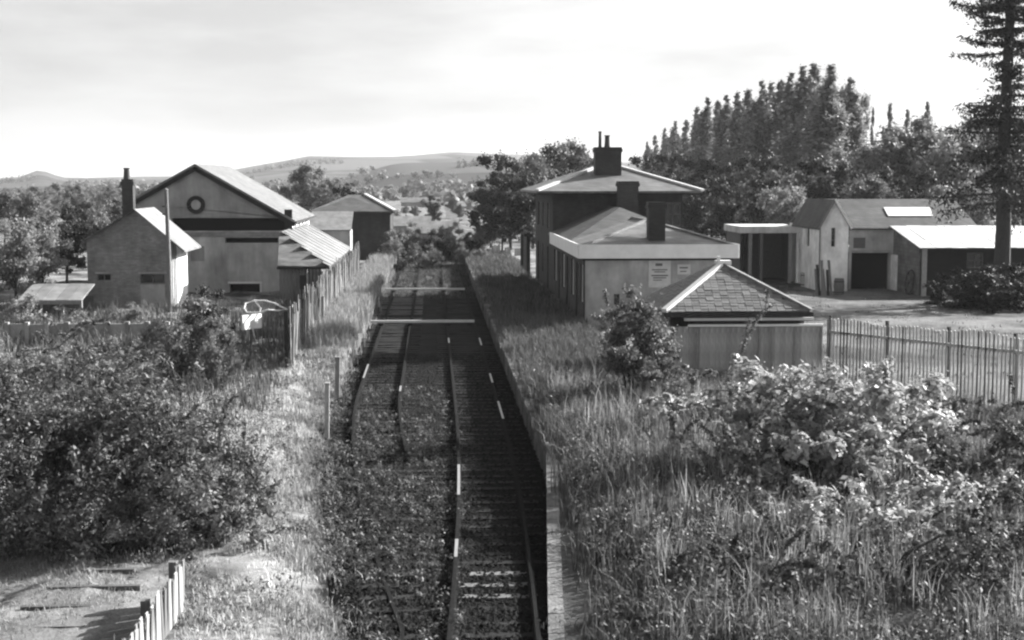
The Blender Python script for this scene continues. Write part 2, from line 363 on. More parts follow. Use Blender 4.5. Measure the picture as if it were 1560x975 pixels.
# hedgerow trees and woods on the far slopes: one mass
cl = []
from mathutils.bvhtree import BVHTree
hb = BVHTree.FromPolygons([tuple(v) for v in hv], [tuple(f) for f in np.stack([k0, k0+1, k0+1+n1, k0+n1], 1)])
for i in range(60):
    c = rnd.uniform(-60, 1620); R_ = 460+1700*rnd.random()**1.7; d = ray(c, 300); a = math.atan2(d.x, d.y)
    da = rnd.choice([(1, .12), (.3, 1), (1, -.25)]); n = rnd.randint(3, 13)
    for k in range(n):
        x = R_*math.sin(a)+da[0]*k*9+rnd.uniform(-2, 2); y = R_*math.cos(a)+da[1]*k*9+rnd.uniform(-2, 2)
        h = hb.ray_cast(Vector((x, y, 500)), Vector((0, 0, -1)))
        if h[0] is None: continue
        r = rnd.uniform(2.0, 4.6)*(1+R_/4500); cl.append((x, y, h[0].z+r*.6, r, .8))
me = leaf_mesh('far_woodland', cl, 5.5, 2.0, 'leaf_bush', .9, .3)
tag(link(bpy.data.objects.new('far_woodland', me)), label='hedgerow trees and woods spread over the far hillside', cat='woodland', kind='stuff')

# ------------------------------------------------------------------ railway
m = MB(); ys = list(np.arange(16, 131, .5)); NX = 14
for j, y in enumerate(ys):
    l, r = float(bL(y))-.15, float(bR(y))+.2
    for i in range(NX):
        z = (-.11 if i in (0, NX-1) else .015)+rnd.uniform(-.03, .03); m.v.append((l+(r-l)*i/(NX-1), y, z))
for j in range(len(ys)-1):
    for i in range(NX-1):
        a = j*NX+i; m.f.append((a, a+1, a+1+NX, a+NX))
m.build('trackbed', 'cinders', kind='structure')
slp = MB().box(-1.25, 1.25, -.125, .125, -.1, .055).mesh('sleeper', 'timber_sleeper')
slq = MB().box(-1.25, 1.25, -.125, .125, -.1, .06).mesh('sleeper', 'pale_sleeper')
def track(cen, label, palerange, bare, left):
    t = empty('railway_track', (0, 0, 0)); tag(t, label, 'track', 'tracks between the platforms')
    prof = [(-.07, .05), (.07, .05), (.07, .068), (.012, .085), (.012, .165), (.035, .172), (.035, .205), (-.035, .205), (-.035, .172), (-.012, .165), (-.012, .085), (-.07, .068)]
    yy = list(np.arange(18, 52, .9))+[52, 70, 90, 110, 130]
    for q, s in enumerate((-.7175, .7175)):
        b = MB(); n = len(prof)
        for y in yy:
            sink = (.19 if q else .13)*float(1-sm(35, 43, y)) if left else 0.0
            for px, pz in prof: b.v.append((float(cen(y))+s+px, y, pz-sink))
        for j in range(len(yy)-1):
            for i in range(n): b.f.append((j*n+i, j*n+(i+1) % n, (j+1)*n+(i+1) % n, (j+1)*n+i))
        b.f += [tuple(range(n)), tuple(range((len(yy)-1)*n+n-1, (len(yy)-1)*n-1, -1))]
        r = b.build('rail', 'rust_rail', t)
        for (w, y0, y1) in bare:                               # rubbed lengths of the railhead, rail glints put into their pale colour
            if w != q: continue
            b = MB(); k = 4
            for j in range(k+1):
                y = y0+(y1-y0)*j/k; x = float(cen(y))+s; b.v += [(x-.033, y, .2085), (x+.033, y, .2085), (x+.033, y, .2), (x-.033, y, .2)]
            for j in range(k):
                for i in range(4): b.f.append((j*4+i, j*4+(i+1) % 4, j*4+4+(i+1) % 4, j*4+4+i))
            b.f += [(0, 1, 2, 3), (k*4+3, k*4+2, k*4+1, k*4)]; b.build('bare_glint_head', 'bare_glint_rail', r)
    for y in np.arange(18.6, 130, .76):
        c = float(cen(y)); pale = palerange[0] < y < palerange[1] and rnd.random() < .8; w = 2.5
        if left:
            w = min(2.5, float(xR(y))-1.3-(c-1.25))
            if w < .3: continue
            c = c-1.25+w/2
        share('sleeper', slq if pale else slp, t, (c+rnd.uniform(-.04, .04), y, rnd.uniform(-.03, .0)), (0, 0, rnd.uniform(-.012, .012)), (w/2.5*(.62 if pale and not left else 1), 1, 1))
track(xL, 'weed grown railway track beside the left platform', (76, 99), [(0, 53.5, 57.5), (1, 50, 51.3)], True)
track(xR, 'dark railway track running beside the right platform', (24.2, 27.6), [(0, 33.2, 36.8), (1, 44, 47.5), (0, 27.6, 29), (1, 52, 54.5), (0, 65, 67), (1, 64, 67)], False)  # pale sleepers at the near end paint in patches of sun
# loose ballast
nb = 26000; by0 = 18+44*rng.random(nb)**1.3; bx0 = bL(by0)+(bR(by0)-bL(by0))*rng.random(nb); sz = .02+.035*rng.random(nb)
oc = np.array([(1, 0, 0), (0, 1, 0), (-1, 0, 0), (0, -1, 0), (0, 0, .8), (0, 0, -.8)]); V = (np.stack([bx0, by0, .03+.03*rng.random(nb)], 1)[:, None, :]+oc[None]*sz[:, None, None]*(.6+.8*rng.random((nb, 6, 1)))).reshape(-1, 3)
of = np.array([(0, 1, 4), (1, 2, 4), (2, 3, 4), (3, 0, 4)]); F_ = (np.arange(nb)[:, None, None]*6+of[None]).reshape(-1, 3)
leafmat('ballast_stone', .007, 0, .8, .9); tag(link(bpy.data.objects.new('ballast', mesh_np('ballast', V, None, F_, 'ballast_stone', np.repeat(rng.random(nb)**2, 6)))), label='loose dark ballast stones spread over the trackbed', cat='ballast', kind='stuff')
# two pale beams laid over both tracks
for py, lb in ((489, 'white timber beam across both tracks, the nearer of two'), (440, 'white timber beam across both tracks, the farther of two')):
    g = G(640, py, .42); b = empty('barrier_beam', (-.55, g.y, 0)); tag(b, lb, 'beam', 'beams across the tracks')
    part('beam', 'white_paint', b, [(-2.62, 2.62, -.07, .07, .34, .46)])
    for x in (-2.1, -.62, 1.25, 2.35): part('packing_block', 'dark_timber', b, [(x-.12, x+.12, -.15, .15, .21, .337)])

# platforms with coping stones
cop = MB().box(-.24, .24, -.44, .44, -.14, 0).mesh('coping_stone', 'concrete_dark')
cop2 = MB().box(-.24, .24, -.44, .44, -.14, 0).mesh('coping_stone', 'coping_grey')
cop3 = MB().box(-.24, .24, -.44, .44, -.14, 0).mesh('coping_stone', 'ramp_coping')
def platform(name, xe, sgn, y0, y1, width, zt, ramp):
    b = MB(); x1 = xe+sgn*width; xa, xb = sorted((xe+sgn*.05, x1))
    b.prism([(xa, y0, -.1), (xa, y1, -.1), (xa, y1, zt-.02), (xa, y0, zt-.02)], (xb-xa, 0, 0))
    # ramp at the near end
    sh_ = -sgn*(.075 if sgn > 0 else .0)*ramp; ye = y0-ramp
    b.add([(xa, y0-.003, -.1), (xa, y0-.003, zt-.02), (xa+sh_, ye, .02), (xa+sh_, ye, -.1), (xb, y0-.003, -.1), (xb, y0-.003, zt-.02), (xb, ye, .02), (xb, ye, -.1)], [(0, 1, 2, 3), (7, 6, 5, 4), (0, 4, 5, 1), (1, 5, 6, 2), (2, 6, 7, 3), (3, 7, 4, 0)])
    o = b.build(name, 'platform_top', kind='structure')
    y = y0+.5; 
    while y < y1:
        pale = rnd.random() < .35
        share('coping_stone', cop2 if pale else cop, o, (xe+sgn*.2+rnd.uniform(-.02, .02), y, zt+rnd.uniform(.0, .03)), (rnd.uniform(-.01, .01), rnd.uniform(-.02, .02), rnd.uniform(-.012, .012))); y += .91
    y = .4
    while y < ramp:
        share('coping_stone', cop3, o, (xe+sgn*.17-sgn*(.075 if sgn > 0 else 0)*y, y0-y, zt*(1-y/ramp)+.04), (math.atan(zt/ramp), 0, (-.075 if sgn > 0 else 0)+rnd.uniform(-.012, .012)), (.55, 1.0, 1)); y += .9
    return o
platform('platform_right', PX_R, 1, 35.5, 128, 4.4, .9, 14)
platform('platform_left', PX_L, -1, 56, 122, 2.2, .9, 7)
g = G(842, 738, .98); o = part('loose_slab', 'concrete_pale', None, [(-.34, .34, -.22, .22, -.06, .06)]); o.location = (3.12, 35.1, .985); o.rotation_euler = (0, 0, .06)
tag(o, 'pale loose slab lying on the end of the right platform', 'slab')
for i, (px, py) in enumerate(((893, 838), (884, 852), (902, 868))):
    g = G(px, py, .6); b = MB().prism([(-.2, -.15, 0), (.16, -.2, 0), (.22, .12, 0), (-.05, .2, 0), (-.24, .06, 0)], (.02, .01, .22))
    o = b.build('rubble_block', 'concrete_pale'); o.location = (g.x, g.y, float(land(g.x, g.y))+.02); o.rotation_euler = (.1*i, .15, i)
    tag(o, ('farthest', 'middle', 'nearest')[i]+' of three rubble blocks in weeds beside the platform ramp', 'rubble', 'rubble by the ramp')

# ------------------------------------------------------------------ yard and path sheets
b = MB(); poly = [(14.3, 41.6), (30, 38.5), (60, 50), (60, 84), (34, 93), (20, 112), (15, 112), (15.6, 84), (14.6, 64), (13.4, 47)]
me = bpy.data.meshes.new('yard'); me.from_pydata([(x, y, .93) for x, y in poly], [], [tuple(range(len(poly)))]); me.materials.append(MATS['yard_gravel'])
tag(link(bpy.data.objects.new('yard', me)), kind='structure')
b = MB()
for j in range(13):
    y = 15+j*1.05
    for i in range(8):
        x = -9.5+i*.68; b.v.append((x, y, float(land(x, y))+.05+.02*rnd.random()))
for j in range(12):
    for i in range(7): a = j*8+i; b.f.append((a, a+1, a+9, a+8))
pth = b.build('path', 'path_earth', kind='structure')
for y, x0, x1 in ((26.3, -6.7, -5.5), (25.3, -6.8, -5.2), (24.3, -7.0, -5.3), (23.3, -6.9, -5.7)):
    bb = MB().box(x0, x1, y-.06, y+.06, 0, .10); o = bb.build('timber_edging', 'mid_timber', pth); o.location.z = float(land((x0+x1)/2, y))-.02

# ------------------------------------------------------------------ plank helpers
def board_fence(name, label, a, b, h, bw, gap, mats, post_step, rail_z, group=None, cap=None, jag=.06, lean=.02, skip=0.0, rail_m='mid_timber', post_m='dark_timber', post_h=1.06, pointed=False, post_w=.13):
    a = Vector(a); b = Vector(b); d = b-a; ln = d.length; u = d.normalized(); ang = math.atan2(u.y, u.x)
    t = empty(name, a, ang); tag(t, label, 'fence', group)
    mes = []
    for mm in mats:
        mb = MB()
        if pointed: mb.prism([(-bw/2, -.012, 0), (bw/2, -.012, 0), (bw/2, -.012, h-bw*.7), (0, -.012, h), (-bw/2, -.012, h-bw*.7)], (0, .024, 0))
        else: mb.box(-bw/2, bw/2, -.012, .012, 0, h)
        mes.append(mb.mesh('board', mm))
    x = bw/2; n = 0
    while x < ln:
        if rnd.random() >= skip:
            zz = float(land(a.x+u.x*x, a.y+u.y*x))-a.z
            if n < 298:
                share('board', rnd.choice(mes), t, (x, rnd.uniform(-.006, .006), zz-.03), (rnd.uniform(-lean, lean), rnd.uniform(-lean, lean), 0), (1, 1, 1+rnd.uniform(-jag, jag)))
            n += 1
        x += bw+gap
    for z in rail_z: MB().box(0, ln, .022, .082, z-.045, z+.045).build('rail', rail_m, t)
    pm = MB().box(-post_w/2, post_w/2, 0, post_w, -.4, h*post_h).mesh('post', post_m)
    for k in range(int(ln/post_step)+1): share('post', pm, t, (k*post_step+.02, .09, 0), (0, rnd.uniform(-.015, .015), 0))
    return t
# plank fence behind the left platform
fa = G(443, 563, .55)
board_fence('plank_fence', 'tall weathered plank fence running behind the left platform', (fa.x, fa.y, .5), (fa.x-.2, 108, .78), 2.1, .17, .03,
            ['pale_timber', 'mid_timber', 'mid_timber', 'dark_timber', 'pale_timber'], 2.7, (.5, 1.6), jag=.12, lean=.05, skip=.07)
# low fence by the path, lower left corner
board_fence('low_board_fence', 'low pale board fence beside the stepped path', (-4.35, 17.5, .2), (-4.3, 24.4, .2), .85, .15, .012,
            ['pale_timber', 'mid_timber', 'pale_timber'], 2.28, (.25, .65), jag=.08, lean=.04, rail_m='pale_timber', post_h=1.0, post_m='mid_timber')
# palisade between the hut and the right edge
pa = G(1258, 600, .9); pb = G(1700, 668, .9)
board_fence('palisade_fence', 'tall palisade of narrow pales enclosing the yard', (pa.x, pa.y, .9), (pb.x, pb.y, .9), 2.4, .05, .08,
            ['pale_iron', 'pale_iron', 'mid_timber'], 2.2, (.35, 1.95), jag=.01, lean=.008, rail_m='pale_iron', post_m='old_iron', post_h=1.02, pointed=True, post_w=.08)

# ------------------------------------------------------------------ window / chimney helpers
def pane(parent, name, m, o, ux, a, b, c, d, inset=.12, bars=(1, 1), frame='white_paint', fw=.07):
    """frame and glass in an opening; returns the frame"""
    o = Vector(o); ux = Vector(ux).normalized(); n = Vector((0, 0, 1)).cross(ux)
    f = MB(); pt = lambda x, z, q: o+ux*x+Vector((0, 0, z))+n*q
    def bx(x0, x1, z0, z1, q0, q1): f.prism([pt(x0, z0, q0), pt(x1, z0, q0), pt(x1, z1, q0), pt(x0, z1, q0)], n*(q1-q0))
    bx(a+.002, a+fw, c+.002, d-.002, inset-.04, inset+.03); bx(b-fw, b-.002, c+.002, d-.002, inset-.04, inset+.03)
    bx(a+fw, b-fw, c+.002, c+fw, inset-.04, inset+.03); bx(a+fw, b-fw, d-fw, d-.002, inset-.04, inset+.03)
    for i in range(1, bars[0]): x = a+(b-a)*i/bars[0]; bx(x-.02, x+.02, c+fw, d-fw, inset-.02, inset+.02)
    for j in range(1, bars[1]): z = c+(d-c)*j/bars[1]; bx(a+fw, b-fw, z-.02, z+.02, inset-.024, inset+.024)
    fo = f.build(name, frame, parent)
    MB().prism([pt(a+.01, c+.01, inset+.04), pt(b-.01, c+.01, inset+.04), pt(b-.01, d-.01, inset+.04), pt(a+.01, d-.01, inset+.04)], n*.01).build('pane' if m.startswith('glass') else 'panel', m, fo)
    return fo
def chimney(parent, x0, x1, y0, y1, z0, z1, m, pots=(), capm=None):
    b = MB().box(x0, x1, y0, y1, z0, z1-.3).box(x0-.06, x1+.06, y0-.06, y1+.06, z1-.298, z1-.12).box(x0-.02, x1+.02, y0-.02, y1+.02, z1-.118, z1)
    c = b.build('chimney', m, parent)
    for px, h, r in pots:
        yy = (y0+y1)/2
        MB().tube([(px, yy, z1-.02), (px, yy, z1+.1), (px, yy, z1+h*.9), (px, yy, z1+h*.9+.01), (px, yy, z1+h)], [r*1.15, r, r*.85, r*1.1, r*1.05], 10).build('chimney_pot', 'clay_pot', c)
    return c

# ------------------------------------------------------------------ station building (right)
YF = 66.0
x0 = P(891, 480, YF).x; x1 = P(1113, 400, YF).x; zf0 = P(1000, 393, YF).z; zf1 = P(1000, 372, YF).z
st = empty('station_building', (x0, YF, .88)); tag(st, 'station building with hipped slate roofs, three chimneys and white fascia', 'building')
def rel(o, parent=st): o.matrix_parent_inverse = parent.matrix_basis.inverted_safe(); return o
bpy.context.view_layer.update()
from mathutils import Matrix
INV = Matrix.Translation(-Vector(st.location))
def pp(o, parent): o.matrix_parent_inverse = Matrix.Translation(-Vector(parent.location)); return o
zb = .85; hW = zf0-zb; wF = x1-x0
wa, wb = P(935, 470, YF).x-x0, P(944, 448, YF).x-x0; wc, wd = P(940, 471, YF).z-zb, P(940, 448, YF).z-zb
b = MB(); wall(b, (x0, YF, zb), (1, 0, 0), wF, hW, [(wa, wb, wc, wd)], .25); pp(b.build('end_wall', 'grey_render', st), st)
pp(pane(st, 'window', 'glass_dark', (x0, YF, zb), (1, 0, 0), wa, wb, wc, wd, frame='mid_timber', fw=.04), st)
YB = 84.0; YC = 104.0
# platform-side wall, faces the track: built from far to near so that inward is +X
openings = []; yq = 1.0
sideL = YB-YF
for (s0, s1, c, d, kd) in ((.9, 2.1, .95, 2.75, 'w'), (3.0, 4.2, .05, 2.75, 'd'), (5.3, 6.6, .95, 2.75, 'w'), (8.0, 9.2, .05, 2.75, 'd'), (10.4, 11.8, .95, 2.75, 'w'), (13.0, 14.2, .05, 2.75, 'd'), (15.4, 16.8, .95, 2.75, 'w')):
    openings.append((sideL-s1, sideL-s0, c, d, kd))
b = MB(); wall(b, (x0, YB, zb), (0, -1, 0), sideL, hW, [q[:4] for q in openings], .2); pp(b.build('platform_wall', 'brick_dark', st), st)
for a, bb, c, d, kd in openings:
    if kd == 'w': pp(pane(st, 'window', 'glass_dark', (x0, YB, zb), (0, -1, 0), a, bb, c, d, bars=(2, 2), frame='fascia_paint'), st)
    else: pp(pane(st, 'door', 'mid_timber', (x0, YB, zb), (0, -1, 0), a, bb, c, d, bars=(1, 2), frame='mid_timber', fw=.1), st)
b = MB(); wall(b, (x1, YF, zb), (0, 1, 0), sideL, hW); pp(b.build('yard_wall', 'grey_render', st), st)
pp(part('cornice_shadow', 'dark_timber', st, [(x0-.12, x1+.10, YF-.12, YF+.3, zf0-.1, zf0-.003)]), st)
ov = .3
pp(part('fascia', 'fascia_paint', st, [(x0-ov, x1+ov, YF-ov-.05, YF-ov+.02, zf0, zf1)]), st)
pp(part('fascia', 'fascia_paint', st, [(x0-ov-.05, x0-ov+.02, YF-ov+.022, YB-2, zf0+.002, zf1)]), st)
pp(part('fascia', 'fascia_paint', st, [(x1+ov-.02, x1+ov+.05, YF-ov+.022, YB-2, zf0+.002, zf1)]), st)
zr = zf1-.12; YR = YF+6.0; rz = P(985, 336, YR).z; xm = P(985, 336, YR).x
b = MB(); e0 = x0-ov+.03; e1 = x1+ov-.03; f0 = YF-ov+.03
slab(b, (e0, f0, zr), (e1, f0, zr), (xm, YR, rz), (xm-.01, YR, rz), .1)
slab(b, (e0, YB, zr), (e0, f0, zr), (xm, YR, rz), (xm, YB, rz), .1)
slab(b, (e1, f0, zr), (e1, YB, zr), (xm, YB, rz), (xm, YR, rz), .1)
rf = pp(b.build('low_roof', 'slate_roof', st), st)
b = MB(); x2 = P(945, 316, YB-5).x; z2 = P(945, 316, YB-5).z; f2 = YF+5.6; w2 = x2+(x2-e0)
slab(b, (e0+.01, f2, zr-.01), (w2, f2, zr-.01), (x2, YB-5, z2), (x2-.01, YB-5, z2), .1); slab(b, (e0+.01, YB-.01, zr-.01), (e0+.01, f2, zr-.01), (x2, YB-5, z2), (x2, YB-.01, z2), .1); slab(b, (w2, f2, zr-.01), (w2, YB-.01, zr-.01), (x2, YB-.01, z2), (x2, YB-5, z2), .1)
pp(b.build('middle_roof', 'slate_dark', st), st)
b = MB()
for a_, b_ in (((e0, f0, zr), (xm, YR, rz)), ((e1, f0, zr), (xm, YR, rz)), ((xm, YR, rz), (xm, YB, rz))): b.bar(Vector(a_)+Vector((0, 0, .03)), Vector(b_)+Vector((0, 0, .03)), .2, .1)
b.build('ridge', 'slate_roof', rf)
# two-storey block
X0 = x0; X1 = P(1040, 300, YB).x; ze = P(900, 291, YB-.9).z
b = MB()
wall(b, (X0, YB, zb), (1, 0, 0), X1-X0, ze-zb, [(6.6, 7.5, 4.0, 5.4)], .2); wall(b, (X0, YC-6, zb), (0, -1, 0), YC-6-YB, ze-zb, [(2, 3.1, 3.8, 5.3), (6, 7.1, 3.8, 5.3), (10, 11.1, 3.8, 5.3), (2, 3.2, .1, 2.7), (6, 7.1, .9, 2.7), (10, 11.1, .1, 2.7)], .2)
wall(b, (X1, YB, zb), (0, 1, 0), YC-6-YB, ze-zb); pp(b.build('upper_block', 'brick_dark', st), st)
pp(pane(st, 'window', 'glass_dark', (X0, YB, zb), (1, 0, 0), 6.6, 7.5, 4.0, 5.4, bars=(2, 2), frame='mid_timber'), st)
for q in ((2, 3.1, 3.8, 5.3), (6, 7.1, 3.8, 5.3), (10, 11.1, 3.8, 5.3), (6, 7.1, .9, 2.7)): pp(pane(st, 'window', 'glass_dark', (X0, YC-6, zb), (0, -1, 0), *q, bars=(2, 2)), st)
for q in ((2, 3.2, .1, 2.7), (10, 11.1, .1, 2.7)): pp(pane(st, 'door', 'mid_timber', (X0, YC-6, zb), (0, -1, 0), *q, bars=(1, 2), frame='mid_timber'), st)
o1 = 1.0; ax = (X0+X1)/2; az = P(930, 249, YB+6).z
b = MB(); a0 = (X0-o1, YB-o1, ze); a1 = (X1+o1, YB-o1, ze); a2 = (X1+o1, YC-6+o1, ze); a3 = (X0-o1, YC-6+o1, ze); r0 = (ax, YB+5.6, az); r1 = (ax, YB+8.4, az)
slab(b, a0, a1, r0, (r0[0]-.01, r0[1], r0[2]), .12); slab(b, a3, a0, r0, r1, .12); slab(b, a1, a2, r1, r0, .12); slab(b, a2, a3, r1, (r1[0]+.01, r1[1], r1[2]), .12)
rf2 = pp(b.build('upper_roof', 'slate_roof', st), st)
b = MB(); up = Vector((0, 0, .05))
for q in (a0, a1): b.bar(Vector(q)+up, Vector(r0)+up, .26, .12)
b.bar(Vector(r0)+up, Vector(r1)+up, .26, .12); b.build('hip_tiles', 'ridge_tile', rf2)
pp(part('soffit', 'dark_timber', st, [(X0-o1+.05, X1+o1-.05, YB-o1+.05, YC-6+o1-.05, ze-.2, ze-.125)]), st)
c1 = P(907, 224, YB+2.6); c2 = P(947, 224, YB+2.6)
chimney(rf2, c1.x, c2.x, YB+2.6, YB+3.6, ze-.1, c1.z, 'brick_dark', [(P(915, 200, YB+2.8).x, .95, .1), (P(926, 206, YB+2.8).x, .72, .17)])
c1 = P(943, 276, YB-2.2); c2 = P(973, 276, YB-2.2); chimney(rf, c1.x, c2.x, YB-2.2, YB-1.2, rz-.4, c1.z, 'brick_dark')
c1 = P(989, 308, YF+1.1); c2 = P(1014, 308, YF+1.1); chimney(rf, c1.x, c2.x, YF+1.1, YF+1.9, zr-.1, c1.z, 'brick_dark')
for c in list(rf.children)+list(rf2.children): c.matrix_parent_inverse = Matrix.Identity(4)
pp(part('downpipe', 'old_iron', st, [(x0-.09, x0-.01, YF-.09, YF-.01, zb, zf0)]), st)
# platform canopy posts / screen beyond the building
for k, yy in enumerate((99.5, 103, 106.5)):
    o = MB().box(-.12, .12, -.12, .12, 0, 3.1).box(-.3, .3, -.09, .09, 2.8, 3.0).build('platform_post', ('dark_timber', 'mid_timber', 'dark_timber')[k]); o.location = (x0-.4, yy, .88)
    tag(o, ('nearest', 'middle', 'farthest')[k]+' of three timber posts on the platform past the station building', 'post', 'posts past the station')
# posters on the end wall
def poster(px0, px1, py0, py1, label, lines):
    a = P(px0, py1, YF-.02); c = P(px1, py0, YF-.02); t = empty('poster', (a.x, YF-.03, a.z)); tag(t, label, 'poster')
    w = c.x-a.x; h = c.z-a.z; part('sheet', 'paper', t, [(0, w, 0, .02, 0, h)])
    for (u0, u1, v0, v1) in lines: part('print_line', 'ink', t, [(w*u0, w*u1, -.004, -.001, h*v0, h*v1)])
poster(988, 1022, 397, 438, 'white printed notice board on the station end wall', [(.3, .62, .80, .9), (.15, .85, .64, .68), (.25, .75, .56, .6), (.12, .88, .42, .47), (.2, .8, .34, .38), (.2, .6, .26, .29)])
poster(1032, 1052, 403, 418, 'small faded notice on the station wall beside the white board', [(.15, .8, .6, .75), (.2, .7, .25, .35)])

# ------------------------------------------------------------------ hut with a pyramid tile roof (right, nearer)
HY = 46.0; hl = P(1012, 476, HY); hr = P(1236, 474, HY); hz = hl.z; apx = P(1100, 404, HY+2.2)
ht = empty('lamp_hut', (hl.x, HY, .85)); tag(ht, 'small plank hut with hipped tile roof and white hip ridge', 'hut')
HD = 5.2; lx = hl.x; rx = hr.x; wz = hz-.12; ra = Vector((apx.x, HY+2.2, apx.z)); rb = Vector((apx.x, HY+HD-2.2, apx.z))
def hp(o): return pp(o, ht)
b = MB(); E = [(lx, HY, hz), (rx, HY, hz), (rx, HY+HD, hz), (lx, HY+HD, hz)]
slab(b, E[0], E[1], ra, ra+Vector((-.01, 0, 0)), .05); slab(b, E[3], E[0], ra, rb, .05); slab(b, E[1], E[2], rb, ra, .05); slab(b, E[2], E[3], rb, rb+Vector((.01, 0, 0)), .05)
hrf = hp(b.build('roof', 'slate_dark', ht))
# tiles of the front and left slopes
TW = .25
til = MB().box(-TW*.485, TW*.485, -.1, .1, 0, .02).mesh('tile', 'hut_tile')
def tiles(e0, e1, t0, t1, limit, joined=False):
    jb = MB()
    e0, e1, t0, t1 = map(Vector, (e0, e1, t0, t1)); u = (e1-e0).normalized(); mid = (t0+t1)/2-(e0+e1)/2
    s = mid-u*mid.dot(u); sl = s.length; s = s.normalized(); nrm = u.cross(s).normalized()
    if nrm.z < 0: nrm = -nrm
    R = Matrix((u, s, nrm)).transposed()
    R = R@Matrix.Rotation(-.05, 3, 'X')
    rows = int(sl/.15); cnt = 0
    for r in range(rows+1):
        f = (r+.5)/(rows+1); a = e0.lerp(t0, f); c = e1.lerp(t1, f); w = (c-a).length; n = max(1, int(w/TW)); off = TW/2*(r % 2)
        for k in range(n+1):
            x = off+k*TW
            if x < .1 or x > w-.1: continue
            if joined:
                c0 = a+u*x+nrm*(.028+rnd.uniform(0, .012)); jb.prism([c0+R@Vector(q) for q in ((-TW*.485, -.1, 0), (TW*.485, -.1, 0), (TW*.485, .1, 0), (-TW*.485, .1, 0))], nrm*.02); continue
            if cnt >= limit: return
            o = share('tile', til, hrf, a+u*x+nrm*(.028+rnd.uniform(0, .012)), R.to_euler()); cnt += 1
    if joined: jb.build('side_tiles', 'hut_tile', hrf, kind='stuff')
tiles(E[0], E[1], ra, ra, 298); tiles(E[3], E[0], rb, ra, 0, True)
for c in hrf.children: c.matrix_parent_inverse = Matrix.Translation(-Vector(ht.location))@Matrix.Identity(4) if False else Matrix.Identity(4)
b = MB(); b.bar(Vector(E[0])+Vector((0, 0, .06)), ra+Vector((0, 0, .06)), .2, .12); b.build('hip_ridge', 'white_paint', hrf)
b = MB(); b.bar(Vector(E[1])+Vector((0, 0, .05)), ra+Vector((0, 0, .05)), .16, .1); b.build('hip_ridge', 'hut_tile', hrf)
b = MB(); b.bar(ra+Vector((0, .1, .07)), rb+Vector((0, 0, .07)), .2, .12); b.build('ridge_cap', 'ridge_tile', hrf)
b = MB().box(ra.x-.12, ra.x+.3, ra.y-.1, ra.y+.3, ra.z+.02, ra.z+.16).box(ra.x-.16, ra.x-.06, ra.y-.05, ra.y+.1, ra.z+.16, ra.z+.3); b.build('vent_cap', 'white_paint', hrf)
hp(part('gutter', 'old_iron', ht, [(lx-.02, rx+.05, HY-.1, HY-.002, hz-.16, hz-.01)]))
wl = P(1050, 490, HY+.25).x; wr = P(1208, 490, HY+.25).x
hp(part('back_wall', 'mid_timber', ht, [(wl, rx-.15, HY+HD-.35, HY+HD-.25, .8, hz-.2)]))
hp(part('side_wall', 'mid_timber', ht, [(lx+.2, lx+.28, HY+.3, HY+HD-.36, .8, hz-.2)])); hp(part('side_wall', 'mid_timber', ht, [(rx-.28, rx-.2, HY+.4, HY+HD-.36, .8, hz-.2)]))
hp(part('wall_plate', 'white_paint', ht, [(P(1042, 485, HY+.1).x, rx+.1, HY+.02, HY+.12, hz-.28, hz-.19)]))
hp(part('wall_plate', 'white_paint', ht, [(P(1048, 485, HY+.1).x, rx+.42, HY+.0, HY+.1, hz-.47, hz-.40)]))
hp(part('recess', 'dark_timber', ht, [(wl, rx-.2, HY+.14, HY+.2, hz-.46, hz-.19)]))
bx_ = lx+.2; i = 0
bms = [MB().box(-.085, .085, -.012, .012, 0, hz-.47-.8).mesh('board', q) for q in ('hut_board', 'hut_board', 'hut_board', 'hut_board')]
while bx_ < rx+.38:
    o = share('board', bms[(i*7) % 4 if i % 5 else 2], ht, (bx_, HY+.1+rnd.uniform(-.008, .008), .8)); hp(o); bx_ += .176; i += 1
for px in (1063, 1158, 1177, 1211, 1252):
    xx = P(px, 520, HY).x; hp(part('cover_strip', 'pale_timber', ht, [(xx-.03, xx+.03, HY+.03, HY+.075, .8, hz-.475)]))

# ------------------------------------------------------------------ small gabled house (left)
hy = 77.0; a = P(132, 365, hy); c = P(260, 365, hy); ap = P(206, 320, hy); zb = .3; D = 5.0
hs = empty('gabled_house', (a.x, hy, zb)); tag(hs, 'small gabled brick house with one chimney and bright side wall', 'house')
w = c.x-a.x; eh = a.z-zb
def q2(px0, px1, py0, py1, y, ox, oz): p0 = P(px0, py1, y); p1 = P(px1, py0, y); return (p0.x-ox, p1.x-ox, p0.z-oz, p1.z-oz)
hol = [q2(148, 169, 417, 428, hy, a.x, zb), q2(214, 251, 417, 432, hy, a.x, zb)]
b = MB(); wall(b, (a.x, hy, zb), (1, 0, 0), w, eh, hol, .2); b.tri((a.x, hy, a.z), (c.x, hy, a.z), (ap.x, hy, ap.z-.05)); 
pp(b.build('gable_wall', 'brick_house', hs), hs)
for q in hol:
    pp(pane(hs, 'window', 'glass_dark', (a.x, hy, zb), (1, 0, 0), *q, bars=(2, 1), frame='mid_timber', fw=.05), hs)
    pp(part('lintel', 'concrete_pale', hs, [(a.x+q[0]-.1, a.x+q[1]+.1, hy-.03, hy-.002, zb+q[3], zb+q[3]+.09)]), hs)
pp(part('door', 'clad_grey', hs, [(a.x+hol[1][0], a.x+hol[1][1], hy-.05, hy-.004, zb, zb+hol[1][2]-.05)]), hs)
b = MB(); wall(b, (c.x, hy, zb), (0, 1, 0), D, eh); pp(b.build('side_wall', 'white_wash', hs), hs)
